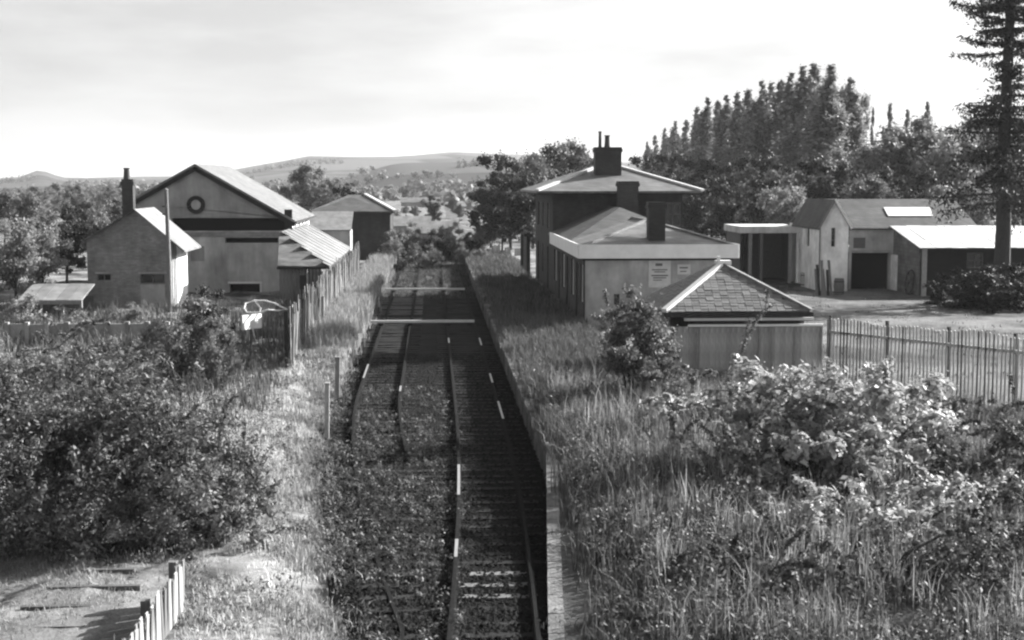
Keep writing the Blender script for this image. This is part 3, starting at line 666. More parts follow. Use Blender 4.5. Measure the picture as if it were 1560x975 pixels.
b = MB(); wall(b, (a.x, hy+D, zb), (0, -1, 0), D, eh); wall(b, (c.x, hy+D, zb), (-1, 0, 0), w, eh); b.tri((a.x, hy+D, a.z), (c.x, hy+D, a.z), (ap.x, hy+D, ap.z-.05)); pp(b.build('back_wall', 'brick_house', hs), hs)
for k in range(3):
    yy = hy+.12+k*.55; pp(part('pilaster', 'mid_timber', hs, [(c.x+.002, c.x+.05, yy, yy+.16, zb, a.z-.02)]), hs)
b = MB(); o_ = .25
sl = (ap.z-a.z)/(ap.x-a.x); sr = (ap.z-a.z)/(c.x-ap.x)
er = (c.x+.75, a.z-.75*sr); el = (a.x-.15, a.z-.15*sl)
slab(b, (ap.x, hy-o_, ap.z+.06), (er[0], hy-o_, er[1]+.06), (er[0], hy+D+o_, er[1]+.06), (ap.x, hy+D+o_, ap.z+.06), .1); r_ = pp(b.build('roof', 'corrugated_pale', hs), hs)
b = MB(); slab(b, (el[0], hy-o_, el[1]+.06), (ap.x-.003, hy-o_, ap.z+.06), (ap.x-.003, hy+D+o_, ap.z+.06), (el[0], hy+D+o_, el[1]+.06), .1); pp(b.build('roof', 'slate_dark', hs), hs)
c1 = P(185, 270, hy+.4); c2 = P(202, 274, hy+.4); chimney(r_, c1.x, c2.x, hy+.4, hy+1.0, ap.z-.8, P(190, 273, hy+.4).z, 'brick_dark', [(P(192.5, 270, hy+.6).x, .6, .17)])

# ------------------------------------------------------------------ goods shed
gy_ = 88.0; D = 14.0; zb = .4
ga = P(197, 309, gy_); gc = P(441, 333, gy_); gp = P(298, 252, gy_)
gs = empty('goods_shed', (ga.x, gy_, zb)); tag(gs, 'large goods shed with round gable window and pale slate roof', 'shed')
w = gc.x-ga.x; hR = gc.z-zb
hol = [q2(262, 436, 332, 352, gy_, ga.x, zb), q2(343, 424, 362, 370, gy_, ga.x, zb), q2(351, 396, 432, 478, gy_, ga.x, zb), q2(290, 311, 375, 398, gy_, ga.x, zb)]
hR2 = P(400, 353-21.5, gy_).z-zb
b = MB(); wall(b, (ga.x, gy_, zb), (1, 0, 0), w, hR2, hol, .5)
pp(b.build('lower_wall', 'lower_render', gs), gs)
b = MB(); b.prism([(ga.x, gy_-.06, zb+hR2+.003), (gc.x, gy_-.06, zb+hR2+.003), (gc.x, gy_-.06, gc.z), (gp.x, gy_-.06, gp.z-.1), (ga.x, gy_-.06, ga.z)], (0, .3, 0)); gw = pp(b.build('gable', 'clad_grey', gs), gs)
# round window: ring and pane
rc = P(299, 312, gy_); b = MB(); n = 28; ro, ri = .54, .30
for k in range(n):
    a0_, a1_ = 2*math.pi*k/n, 2*math.pi*(k+1)/n
    pts = [(rc.x+r*math.cos(t_), gy_-.065, rc.z+r*math.sin(t_)) for r, t_ in ((ri, a0_), (ro, a0_), (ro, a1_), (ri, a1_))]
    b.prism(pts, (0, -.12, 0))
rg = b.build('round_window', 'dark_timber', gw)
b = MB(); b.prism([(rc.x+ri*math.cos(2*math.pi*k/n), gy_-.066, rc.z+ri*math.sin(2*math.pi*k/n)) for k in range(n)], (0, -.03, 0)); b.build('pane', 'lower_render', rg)
pp(part('lintel_band', 'concrete_pale', gs, [(ga.x+hol[0][0], gc.x-.25, gy_-.05, gy_-.003, zb+hol[1][3]+.06, zb+hol[0][2]-.06)]), gs)
for q in hol[:3]: pp(part('opening_shade', 'black_void', gs, [(ga.x+q[0]-.05, ga.x+q[1]+.05, gy_+.5, gy_+.55, zb+q[2]-.05, zb+q[3]+.05)]), gs)  # black sheets paint in the dark of the interior behind the openings
q = hol[3]; pp(part('blocked_window', 'clad_grey', gs, [(ga.x+q[0], ga.x+q[1], gy_+.1, gy_+.15, zb+q[2], zb+q[3])]), gs)
q = hol[2]
pp(part('door_frame', 'white_paint', gs, [(ga.x+q[0]-.1, ga.x+q[1]+.12, gy_-.08, gy_-.003, zb+q[3], zb+q[3]+.12), (ga.x+q[1], ga.x+q[1]+.1, gy_-.08, gy_-.003, zb+.02, zb+q[3]-.002)]), gs)
pp(part('corner_pier', 'dark_timber', gs, [(gc.x-.28, gc.x+.18, gy_-.2, gy_-.063, zb+1.9, gc.z+.55)]), gs)
hol2 = [(k*2.6+.5, k*2.6+1.7, hR-1.5, hR-.35) for k in range(5)]
b = MB(); wall(b, (gc.x, gy_+.003, zb), (0, 1, 0), D, hR, hol2, .15); pp(b.build('side_wall', 'white_wash', gs), gs)
for q in hol2: pp(pane(gs, 'window', 'glass_dark', (gc.x, gy_+.003, zb), (0, 1, 0), *q, bars=(3, 2), inset=.08), gs)
b = MB(); wall(b, (ga.x, gy_+D, zb), (0, -1, 0), D, ga.z-zb); wall(b, (gc.x, gy_+D, zb), (-1, 0, 0), w, hR); b.tri((ga.x, gy_+D, ga.z), (gc.x, gy_+D, gc.z), (gp.x, gy_+D, gp.z-.1)); pp(b.build('back_wall', 'lower_render', gs), gs)
sr = (gp.z-gc.z)/(gc.x-gp.x); sl = (gp.z-ga.z)/(gp.x-ga.x); er = (gc.x+.35, gc.z-.35*sr); el = (ga.x-.35, ga.z-.35*sl)
b = MB(); slab(b, (gp.x, gy_-.35, gp.z+.1), (er[0], gy_-.35, er[1]+.1), (er[0], gy_+D+.3, er[1]+.1), (gp.x, gy_+D+.3, gp.z+.1), .14); r_ = pp(b.build('roof', 'slate_shed', gs), gs)
b = MB(); slab(b, (el[0], gy_-.35, el[1]+.1), (gp.x-.003, gy_-.35, gp.z+.1), (gp.x-.003, gy_+D+.3, gp.z+.1), (el[0], gy_+D+.3, el[1]+.1), .14); pp(b.build('roof', 'slate_shed', gs), gs)
b = MB(); b.bar((gp.x, gy_-.30, gp.z-.16), (er[0], gy_-.30, er[1]-.16), .08, .3); b.bar((gp.x, gy_-.30, gp.z-.16), (el[0], gy_-.30, el[1]-.16), .08, .3); pp(b.build('bargeboard', 'dark_timber', gs), gs)
pp(part('gutter', 'old_iron', gs, [(er[0]-.02, er[0]+.1, gy_-.3, gy_+D+.3, er[1]-.06, er[1]+.04)]), gs)

# lean-to office against the shed
Y0, Y1 = 79.0, 100.0; lxL = gc.x+.05; lxR = P(492, 405, Y0).x; zl = P(470, 404, Y0).z; zh = P(450, 349, 88).z; zb = .4
lo = empty('lean_to_office', (lxL, Y0, zb)); tag(lo, 'plank lean-to with pale sheet roof against the goods shed', 'lean-to')
lL = P(424, 404, Y0).x
ovx = .35
b = MB(); b.prism([(lL, Y0-.3, zl), (lxR+ovx, Y0-.3, zl-.05), (lxL+.1, Y0+4.5, zh), (lxL-.2, Y0+4.5, zh)], (0, 0, -.1)); pp(b.build('hip_roof', 'stone_wall', lo), lo)
nsh = 20; shd = (Y1-Y0)/nsh
for k in range(nsh):
    y0_ = Y0-.3+k*shd; b = MB(); f = min(1, (y0_+shd/2-Y0+.3)/4.6)
    xt = lxR+ovx+(lxL-lxR-ovx)*f; zt = zl-.05+(zh-zl+.05)*f
    slab(b, (xt, y0_, zt+.03+.015*(k % 2)), (lxR+ovx+.05, y0_, zl-.02+.015*(k % 2)), (lxR+ovx+.05, y0_+shd-.03, zl-.02+.015*(k % 2)), (xt+(lxL-lxR)*.02, y0_+shd-.03, zt+.03+.015*(k % 2)), .04)
    pp(b.build('roof_sheet', 'corrugated_pale', lo), lo)
pp(part('gutter', 'dark_timber', lo, [(lL-.05, lxR+ovx+.02, Y0-.36, Y0-.28, zl-.2, zl-.06)]), lo)
b = MB(); wall(b, (lxR, Y0, zb), (0, 1, 0), Y1-Y0, zl-zb-.12); pp(b.build('platform_wall', 'mid_timber', lo), lo)
n = int((lxR-lL)/.19); bm_ = MB().box(0, .18, -.02, .02, 0, zl-zb-.14).mesh('board', 'mid_timber')
for k in range(n): pp(share('board', bm_, lo, (lL+.05+k*.19, Y0+rnd.uniform(-.01, .01), zb)), lo)
pp(part('door', 'dark_timber', lo, [(lL+1.15, lL+1.5, Y0-.05, Y0-.03, zb, zb+2)]), lo)
pp(part('door_frame', 'pale_timber', lo, [(lL+1.52, lL+1.6, Y0-.06, Y0-.03, zb, zb+2.1)]), lo)

# ------------------------------------------------------------------ farther sheds on the left side
def hip_building(name, label, pxl, pxr, pye, apl, apr, pya, y, depth, zb, mw, mr, hipm, wl=None, wr=None):
    e0 = P(pxl, pye, y); e1 = P(pxr, pye, y); t0 = P(apl, pya, y+depth*.4); t1 = P(apr, pya, y+depth*.5)
    t = empty(name, (e0.x, y, zb)); tag(t, label, 'shed')
    b = MB(); A = [(e0.x, y, e0.z), (e1.x, y, e0.z), (e1.x, y+depth, e0.z), (e0.x, y+depth, e0.z)]; T0 = (t0.x, y+depth*.45, t0.z); T1 = (t1.x, y+depth*.55, t0.z)
    slab(b, A[0], A[1], T1, T0, .12); slab(b, A[3], A[0], T0, (T0[0], T0[1]+.01, T0[2]), .12); slab(b, A[1], A[2], (T1[0], T1[1]+.01, T1[2]), T1, .12); slab(b, A[2], A[3], T0, T1, .12)
    r = pp(b.build('roof', mr, t), t)
    b = MB(); b.bar(Vector(A[1])+Vector((0, 0, .06)), Vector(T1)+Vector((0, 0, .06)), .35, .14); b.build('hip_tiles', hipm, r)
    wx0 = P(wl or pxl+6, pye, y).x; wx1 = P(wr or pxr-8, pye, y).x; b = MB(); hh = e0.z-zb-.05
    wall(b, (wx0, y+.7, zb), (1, 0, 0), wx1-wx0, hh); wall(b, (wx1, y+.7, zb), (0, 1, 0), depth-1.4, hh); wall(b, (wx0, y+depth-.7, zb), (0, -1, 0), depth-1.4, hh); wall(b, (wx1, y+depth-.7, zb), (-1, 0, 0), wx1-wx0, hh)
    pp(b.build('wall', mw, t), t); return t
hip_building('engine_shed', 'dark hip roofed shed beyond the goods shed', 470, 602, 322, 530, 556, 297, 124, 11, .2, 'brick_dark', 'slate_dark', 'ridge_tile')
y = 117.0; a = P(474, 375, y); c = P(533, 328, y); zb = .2
sh = empty('pale_store', (a.x, y, zb)); tag(sh, 'low store with grey sheet roof in front of the dark shed', 'shed')
ez = P(500, 350, y).z
b = MB(); slab(b, (a.x-.2, y-.2, ez), (c.x+.1, y-.2, ez), (c.x+.1, y+3.4, c.z+.25), (a.x-.2, y+3.4, c.z+.25), .08); pp(b.build('roof', 'corrugated_grey', sh), sh)
w = c.x-a.x; b = MB(); wall(b, (a.x, y, zb), (1, 0, 0), w, ez-zb-.1, [(1.6, 2.5, .9, 1.6)], .15); wall(b, (c.x, y, zb), (0, 1, 0), 3.3, ez-zb-.05); wall(b, (a.x, y+3.3, zb), (0, -1, 0), 3.3, ez-zb-.05); pp(b.build('wall', 'grey_render', sh), sh)
pp(pane(sh, 'window', 'glass_dark', (a.x, y, zb), (1, 0, 0), 1.6, 2.5, .9, 1.6, bars=(2, 1)), sh)

# low open shed at the far left and the pale wall below it
y = 70.0; a = P(28, 457, y); c = P(126, 441, y); zb = .35
ls = empty('low_shed', (a.x, y, zb)); tag(ls, 'low shed with pale corrugated roof at the far left', 'shed')
w = c.x-a.x
for k in range(5):
    b = MB(); xx = a.x+w*k/5; slab(b, (xx, y-.2, a.z+.01*(k % 2)), (xx+w/5-.02, y-.2, a.z+.01*(k % 2)), (xx+w/5-.02, y+2.6, c.z+.1+.01*(k % 2)), (xx, y+2.6, c.z+.1+.01*(k % 2)), .06); pp(b.build('roof_sheet', 'corrugated_pale', ls), ls)
b = MB(); wall(b, (a.x+.05, y+2.4, zb), (1, 0, 0), w-.1, a.z-zb); pp(b.build('back_wall', 'mid_timber', ls), ls)
for f in (.02, .33, .66, .95): pp(part('post', 'pale_timber', ls, [(a.x+w*f, a.x+w*f+.1, y, y+.1, zb-.1, a.z-.06)]), ls)
pp(part('fascia', 'pale_timber', ls, [(a.x, c.x, y-.24, y-.205, a.z-.2, a.z-.02)]), ls)
y = 61.0; a = P(10, 494, y); c = P(255, 494, y)
t = empty('concrete_wall', (a.x, y, .2)); tag(t, 'pale concrete panel wall behind the big left bush', 'wall')
n = 8; w = (c.x-a.x)/n
pm = MB().box(.02, w-.02, 0, .1, -.4, a.z-.2).mesh('panel', 'concrete_pale'); pt_ = MB().box(-.08, .08, -.06, .16, -.4, a.z-.12).mesh('post', 'concrete_pale')
for k in range(n): share('panel', pm, t, (k*w, rnd.uniform(-.01, .01), rnd.uniform(-.02, .02)))
for k in range(n+1): share('post', pt_, t, (k*w, 0, 0))
# telegraph pole
tp = P(253, 289, 75.5); bt = P(259, 470, 75.5)
t = empty('telegraph_pole', (bt.x, 75.5, .25)); tag(t, 'bare timber telegraph pole beside the small house', 'pole')
o = MB().tube([(0, 0, -.3), (0, 0, 3), (tp.x-bt.x, 0, tp.z-.25)], [.13, .12, .095], 10).build('pole', 'mid_timber', t)
MB().tube([(tp.x-bt.x, 0, tp.z-.26), (tp.x-bt.x, 0, tp.z-.16)], [.13, .02], 10).build('cap', 'corrugated_grey', t)
b = MB()
for z in (5.9, 5.5): b.box(-.28, .02, -.05, .05, z, z+.07)
b.build('step_iron', 'old_iron', t)
# white board on splayed legs with the bent hoop frame above it
g = G(383, 532, .5); Yb = g.y
t = empty('white_board_stand', (g.x, Yb, .45)); tag(t, 'white board on splayed legs with bent hoop frame above', 'stand')
a = P(369, 501, Yb); c = P(397, 479, Yb); bo = part('board', 'white_paint', t, [(-.58, .58, -.05, .05, a.z-.45, c.z-.45)]); bo.location = ((a.x+c.x)/2-g.x, 0, 0); bo.rotation_euler = (0, 0, math.radians(55))
b = MB(); bz = a.z-.45+.1
for s, e in ((-.18, -.12), (.05, .28)): b.bar((s, 0, bz), (e, -.1, -.1), .05)
b.build('leg', 'white_paint', t)
hp_ = [P(px, py, Yb+dy) for px, py, dy in ((376, 476, 0), (372, 470, .1), (374, 462, .3), (387, 458, .5), (403, 458, .6), (418, 462, .6), (428, 467, .5), (437, 471, .4), (424, 473, .2), (408, 472, .0), (396, 476, -.1), (376, 476, 0))]
pts = [(p.x-g.x, p.y-Yb, p.z-.45) for p in hp_]
MB().tube(pts, [.032]*len(pts), 8).build('hoop_frame', 'white_paint', t)
MB().tube([pts[3], ((pts[3][0]+pts[9][0])/2, .2, pts[9][2]+.05), pts[10]], [.02]*3, 6).build('hoop_brace', 'pale_iron', t)
# leaning posts on the left platform
for px, py0, py1, w_, lb in ((491, 452, 512, .12, 'tall pale timber post standing against the plank fence'), (497, 585, 640, .13, 'short timber post at the foot of the left platform ramp'), (513, 545, 582, .16, 'short pale post at the corner of the left platform')):
    g = G(px, py1, .6); zt = P(px, py0, g.y).z; zz = float(land(g.x, g.y))
    if px == 513: zz = .1
    b = MB().prism([(-w_/2, -w_/2, -.3), (w_/2, -w_/2, -.3), (w_/2, w_/2, -.3), (-w_/2, w_/2, -.3)], (.04, .02, zt-zz+.3)); b.prism([(-w_*.6+.04, -w_*.6, zt-zz), (w_*.6+.04, -w_*.6, zt-zz), (w_*.6+.04, w_*.6, zt-zz), (-w_*.6+.04, w_*.6, zt-zz)], (0, 0, .04))
    o = b.build('timber_post', 'pale_timber'); o.location = (g.x, g.y, zz); tag(o, lb, 'post')

# ------------------------------------------------------------------ buildings round the yard (right)
by = 85.0; zb = .88
a = P(1250, 345, by); c = P(1293, 345, by); ap = P(1271, 304, by); DL = 4.4
bn = empty('whitewashed_barn', (a.x, by, zb)); tag(bn, 'whitewashed barn with small gabled wing and black garage opening', 'barn')
def bp_(o): return pp(o, bn)
w = c.x-a.x; h = a.z-zb
q = q2(1266, 1273, 347, 376, by, a.x, zb)
b = MB(); wall(b, (a.x, by, zb), (1, 0, 0), w, h, [q], .15); b.tri((a.x, by, a.z), (c.x, by, a.z), (ap.x, by, ap.z-.08)); bp_(b.build('gable_wall', 'white_wash', bn))
bp_(pane(bn, 'window', 'glass_dark', (a.x, by, zb), (1, 0, 0), *q, bars=(1, 3), frame='mid_timber', fw=.04))
b = MB(); wall(b, (a.x, by+DL, zb), (0, -1, 0), DL, h, [(1.2, 1.9, h-1.3, h-.15)], .15); bp_(b.build('side_wall', 'white_wash', bn))
bp_(pane(bn, 'window', 'glass_dark', (a.x, by+DL, zb), (0, -1, 0), 1.2, 1.9, h-1.3, h-.15, bars=(1, 2), frame='mid_timber', fw=.04))
bp_(part('downpipe', 'mid_timber', bn, [(a.x-.07, a.x-.005, by-.07, by-.005, zb, a.z)]))
b = MB(); slab(b, (a.x-.15, by-.2, a.z-.12), (ap.x, by-.2, ap.z), (ap.x, by+DL+2, ap.z), (a.x-.15, by+DL+2, a.z-.12), .08); bp_(b.build('wing_roof', 'slate_dark', bn))
b = MB(); slab(b, (ap.x+.003, by-.2, ap.z), (c.x+.12, by-.2, a.z-.12), (c.x+.12, by+DL, a.z-.12), (ap.x+.003, by+DL, ap.z), .08); bp_(b.build('wing_roof', 'slate_dark', bn))
b = MB(); b.bar((ap.x, by-.24, ap.z+.02), (c.x+.14, by-.24, a.z-.12), .07, .14); bp_(b.build('bargeboard', 'white_paint', bn))
b = MB(); b.bar((ap.x-.01, by-.24, ap.z), (a.x-.16, by-.24, a.z-.14), .05, .1); bp_(b.build('bargeboard', 'mid_timber', bn))
my = by+1.2; m0 = P(1294, 345, my); m1 = P(1362, 345, my); mr_ = P(1300, 303, my+4.2); m2 = P(1485, 345, my)
q = q2(1296, 1357, 385, 452, my, m0.x, zb); q = (q[0], q[1], .02, q[3]); q3 = q2(1300, 1318, 362, 378, my, m0.x, zb)
b = MB(); wall(b, (m0.x, my, zb), (1, 0, 0), m2.x-m0.x, m0.z-zb, [q], .6); bp_(b.build('front_wall', 'lower_render', bn))
bp_(part('garage_shade', 'black_void', bn, [(m0.x+q[0]-.05, m0.x+q[1]+.05, my+.6, my+.65, zb, zb+q[3]+.05)]))  # black sheet paints in the unlit inside of the garage
bp_(part('wall_hatch', 'mid_timber', bn, [(m0.x+q3[0], m0.x+q3[1], my-.05, my-.003, zb+q3[2], zb+q3[3])]))
bp_(part('lintel', 'concrete_pale', bn, [(m0.x+q[0]-.02, m0.x+q[1]+.02, my-.06, my-.003, zb+q[3]+.004, zb+q[3]+.14)]))
bp_(part('door_leaf', 'white_wash', bn, [(m0.x+q[1]+.02, m0.x+q[1]+.16, my-.9, my-.01, zb, zb+q[3]-.1)]))
b = MB(); wall(b, (m0.x-1.6, my+8.4, zb), (0, -1, 0), 8.4-DL+1, m0.z-zb); bp_(b.build('end_wall', 'white_wash', bn))
b = MB(); wall(b, (m2.x, my, zb), (0, 1, 0), 8.4, m0.z-zb); bp_(b.build('end_wall', 'white_wash', bn))
rl = P(1236, 303, my+4.2).x
b = MB(); slab(b, (m0.x-.6, my-.25, m0.z-.1), (m2.x+.2, my-.25, m0.z-.1), (m2.x+.2, my+4.2, mr_.z), (rl, my+4.2, mr_.z), .1); slab(b, (rl, my+4.203, mr_.z), (m2.x+.2, my+4.203, mr_.z), (m2.x+.2, my+8.6, m0.z-.1), (rl-.4, my+8.6, m0.z-.1), .1); bp_(b.build('main_roof', 'slate_dark', bn))
def onroof(px, py):
    lo_ = Vector((0, my-.25, m0.z-.1)); hi_ = Vector((0, my+4.2, mr_.z)); d = ray(px, py); o = Vector((0, 0, CAMZ)); n = Vector((0, -(hi_.z-lo_.z), hi_.y-lo_.y)).normalized(); t_ = (lo_-o).dot(n)/d.dot(n); return o+d*t_+n*.03
A = [onroof(*q) for q in ((1353, 330), (1421, 330), (1416, 317), (1346, 317))]
b = MB(); b.prism(A, (0, -.01, .03)); bp_(b.build('roof_patch', 'white_paint', bn))
# lean-to with the bright roof
y0 = 81.0; y1 = my-.02; a = P(1405, 377, y0); zt = P(1362, 344, y1).z; xr = a.x+11
le = empty('open_lean_to', (a.x, y0, zb)); tag(le, 'dark fronted lean-to with bright sheet roof beside the conifer', 'lean-to')
def lp(o): return pp(o, le)
nS = 12; wS = (xr-a.x+.3)/nS
for k in range(nS):
    xx = a.x-.25+k*wS; dz = .016*(k % 2); b = MB(); slab(b, (xx, y0-.35, a.z+dz), (xx+wS-.015, y0-.35, a.z+dz), (xx+wS-.015, y1, zt+dz), (xx, y1, zt+dz), .05); lp(b.build('roof_sheet', 'sheet_bright', le))
b = MB(); b.quad((a.x, y1, zb), (a.x, y0, zb), (a.x, y0, a.z-.06), (a.x, y1, zt-.06)); lp(b.build('side_wall', 'stone_wall', le))
b = MB(); wall(b, (a.x+.4, y0+.5, zb), (1, 0, 0), xr-a.x-.4, a.z-zb-.02, [(2.4, 3.4, 1.6, 2.5)], .15); lp(b.build('front_wall', 'brick_shaded', le))  # shade on this front is put into the near black brick
lp(pane(le, 'window', 'glass_dark', (a.x+.4, y0+.5, zb), (1, 0, 0), 2.4, 3.4, 1.6, 2.5, bars=(2, 2), frame='mid_timber'))
lp(part('corner_post', 'pale_timber', le, [(a.x, a.x+.3, y0-.02, y0+.25, zb, a.z-.08)]))
lp(part('eaves_beam', 'dark_timber', le, [(a.x+.302, xr, y0-.2, y0-.1, a.z-.2, a.z-.055)]))
# arch-shaped opening with stacked wheels against the stone side: a cart wheel leaning there
wc = P(1384, 432, 82.6)
t = empty('discarded_cartwheel', (a.x-.14, 82.6, zb+.75)); tag(t, 'old cart wheel leaning on the stone side of the lean-to', 'wheel')
b = MB(); n = 20
ring = [(0, .7*math.cos(2*math.pi*k/n), .7*math.sin(2*math.pi*k/n)) for k in range(n+1)]; b.tube(ring, [.05]*(n+1), 6); b.build('rim', 'old_iron', t)
for k in range(10):
    an = 2*math.pi*k/10; MB().bar((0, .1*math.cos(an), .1*math.sin(an)), (0, .68*math.cos(an), .68*math.sin(an)), .05).build('spoke', 'mid_timber', t)
MB().tube([(-.12, 0, 0), (.1, 0, 0)], [.13, .13], 10).build('hub', 'mid_timber', t); t.rotation_euler = (0, .12, 0)
# open cart shed
y0 = 92.0; a = P(1129, 355, y0); c = P(1219, 353, y0); ft = P(1129, 346, y0).z
cs = empty('cart_shed', (a.x, y0, zb)); tag(cs, 'open fronted cart shed with pale flat roof', 'shed')
def cp(o): return pp(o, cs)
cp(part('roof', 'sheet_bright', cs, [(a.x-.1, c.x+.1, y0-.2, y0+5, a.z, ft+.05)]))
b = MB(); wall(b, (a.x, y0+4.8, zb), (1, 0, 0), c.x-a.x, a.z-zb); wall(b, (a.x+.05, y0+4.8, zb), (0, -1, 0), 4.8, a.z-zb); wall(b, (c.x-.02, y0, zb), (0, 1, 0), 4.8, a.z-zb); cp(b.build('back_wall', 'mid_timber', cs))
for px, mm in ((1131, 'dark_timber'), (1143, 'pale_timber'), (1160, 'mid_timber'), (1204, 'pale_timber'), (1216, 'white_wash')): xx = P(px, 380, y0).x; cp(part('post', mm, cs, [(xx-.11, xx+.11, y0, y0+.18, zb, a.z-.003)]))
# clutter by the barn: planks, a barrel, a green-house door
g = G(1263, 448, .88)
def barrel(px, py, lb, h=.95, r=.32, m_='mid_timber'):
    g = G(px, py, .92); t = empty('barrel', (g.x, g.y, .93)); tag(t, lb, 'barrel')
    MB().tube([(0, 0, 0), (0, 0, .02), (0, 0, h*.5), (0, 0, h-.02), (0, 0, h)], [r*.8, r*.84, r, r*.84, r*.8], 14).build('body', m_, t)
    for z in (.15, .8):
        MB().tube([(0, 0, h*z-.03), (0, 0, h*z+.03)], [r*.95, r*.95], 14).build('hoop', 'old_iron', t)
barrel(1278, 449, 'wooden barrel in front of the whitewashed gable'); barrel(1226, 437, 'pale barrel at the corner of the cart shed', .9, .3, 'pale_timber')
g = G(1250, 450, .92); t = empty('plank_stack', (g.x, g.y, .93)); tag(t, 'upright planks leaning on the whitewashed barn corner', 'planks')
for k in range(6):
    b = MB(); b.bar((k*.17-.3, -.25-.05*(k % 2), 0), (k*.17-.22-.1*(k % 2), .35, 1.5+.25*(k % 3)-.3*(k == 4)), .15, .03, (0, 1, 0)); b.build('plank', ('mid_timber', 'dark_timber', 'mid_timber')[k % 3], t)
# pale fence panels at the far end of the right platform
for k, (px, w_) in enumerate(((757, 16), (775, 13), (793, 18))):
    yy = 126+k*.8; a = P(px-w_/2, 440, yy); c = P(px+w_/2, 372+3*k, yy); zz = .88
    t = empty('fence_panel', (a.x, yy, zz)); tag(t, ('narrow pale fence panel at the far platform end, leftmost', 'narrow pale fence panel at the far platform end, middle', 'wide pale fence panel at the far platform end, next to the station')[k], 'fence panel', 'far platform fence')
    n = max(3, int((c.x-a.x)/.2)); mm = MB().box(0, .17, 0, .03, 0, min(c.z-zz, 2.2)).mesh('board', 'silver_timber')
    for q in range(n): share('board', mm, t, (q*.19, 0, -.02), (0, rnd.uniform(-.02, .02), 0), (1, 1, rnd.uniform(.85, 1.08)))

# ------------------------------------------------------------------ trees
def ell_clumps(n, a, b_, c, zc, rmin, rmax, r_=rnd, flat=.0, lob=.25):
    out_ = []
    ph = [r_.uniform(0, 6.3) for _ in range(4)]
    for _ in range(n):
        d = Vector((r_.gauss(0, 1), r_.gauss(0, 1), r_.gauss(0, 1))).normalized(); az = math.atan2(d.y, d.x)
        k = (r_.random()**.45)*.92*(1+lob*math.sin(3*az+ph[0])*.5+lob*math.sin(5*d.z+ph[1])*.5)
        out_.append((a*d.x*k, b_*d.y*k, zc+c*d.z*k, r_.uniform(rmin, rmax), .75))
    return out_
def tree_meshes(kind, H, Wd, leaf, size, per, seed, bark='bark', trunkr=.16, base=.25):
    r_ = random.Random(seed)
    if kind == 'round':
        ch = H*(1-base)/2; n = int(64); cl = ell_clumps(n, Wd/2*.9, Wd/2*.9, ch*.9, H-ch, Wd*.07, Wd*.16, r_, lob=.45)
        cl += [(0, 0, H-ch, Wd*.25, 1)]
    elif kind == 'poplar':
        cl = []
        for k in range(46):
            f = r_.random()**.9; z = H*(.06+.92*f); rr = Wd/2*((.7+.6*f) if f < .45 else .97*max(.05, 1-((f-.45)/.55)**2.2))
            an = r_.uniform(0, 6.3); q = rr*.62*r_.random()**.6
            cl.append((q*math.cos(an), q*math.sin(an), z-.3*rr, max(.3, rr*r_.uniform(.35, .55)), 2.2))
        for k in range(16):
            f = .30+.70*k/15; rr = Wd/2*max(.16, .85*(1-((f-.3)/.7)**1.8)); cl.append((r_.uniform(-.2, .2), r_.uniform(-.2, .2), H*f-1.2*(f > .95), max(.38, rr*.62), 1.9))
    elif kind == 'bush':
        cl = ell_clumps(46, Wd/2*.9, Wd/2*.85, H*.62, H*.36, Wd*.06, Wd*.17, r_, lob=.5)
        cl = [(x, y, max(z, .25), q, s) for x, y, z, q, s in cl]
    crown = leaf_mesh('crown', cl, per, size, leaf, .6)
    b = MB(); tr = trunkr
    top = H*.75 if kind != 'bush' else H*.5
    b.tube([(0, 0, -.3), (.05, 0, top*.3), (-.05, .06, top*.65), (.03, 0, top)], [tr*1.3, tr, tr*.7, tr*.25], 8)
    for c in (cl[:9] if kind != 'poplar' else cl[:4]):
        z0 = top*.35 if kind != 'bush' else .1; s = Vector((0, 0, max(.1, min(c[2]*.7, top*.9) if kind != 'bush' else z0)))
        e = Vector(c[:3]); b.tube([s, s.lerp(e, .5)+Vector((0, 0, .08*H*(kind == 'round'))), e], [tr*.5, tr*.3, tr*.1], 5)
    return b.mesh('trunk', bark), crown
TM = {}
ORD = 'first second third fourth fifth sixth seventh eighth ninth tenth eleventh twelfth thirteenth fourteenth fifteenth sixteenth seventeenth eighteenth nineteenth twentieth twenty-first twenty-second twenty-third twenty-fourth'.split()
def nth(i, seq): return ORD[sorted(seq).index(seq[i])]
def tm(key, *a, **k):
    if key not in TM: TM[key] = tree_meshes(*a, **k)
    return TM[key]
def plant(name, label, cat, meshes, loc, rz=0, sc=(1, 1, 1), group=None):
    t = empty(name, loc, rz); t.scale = sc; tag(t, label, cat, group)
    o = bpy.data.objects.new('trunk', meshes[0]); link(o, t); o = bpy.data.objects.new('crown', meshes[1]); link(o, t); return t
def at_col(px, y): return P(px, 300, y).x
def stand(name, label, cat, key, px, y, ptop, H, group=None, wsc=1.0, rz=None, zb=None):
    """place a tree of nominal height H at column px and distance y so that its top reaches row ptop"""
    x = at_col(px, y); z = (float(land(x, y)) if zb is None else zb); top = P(px, ptop, y).z; s = (top-z)/H
    return plant(name, label, cat, TM[key], (x, y, z-.05), rnd.uniform(0, 6.3) if rz is None else rz, (s*wsc, s*wsc, s), group)
tm('pop1', 'poplar', 22, 4.4, 'leaf_poplar', .36, 620, 1); tm('pop2', 'poplar', 22, 3.8, 'leaf_poplar', .36, 660, 2); tm('pop3', 'poplar', 22, 4.6, 'leaf_light', .34, 560, 3)
tm('rd1', 'round', 11, 9, 'leaf_mid', .30, 420, 4, base=.12); tm('rd2', 'round', 11, 8, 'leaf_dark', .30, 460, 5, base=.08); tm('rd3', 'round', 11, 8.5, 'leaf_light', .28, 420, 6, base=.12)
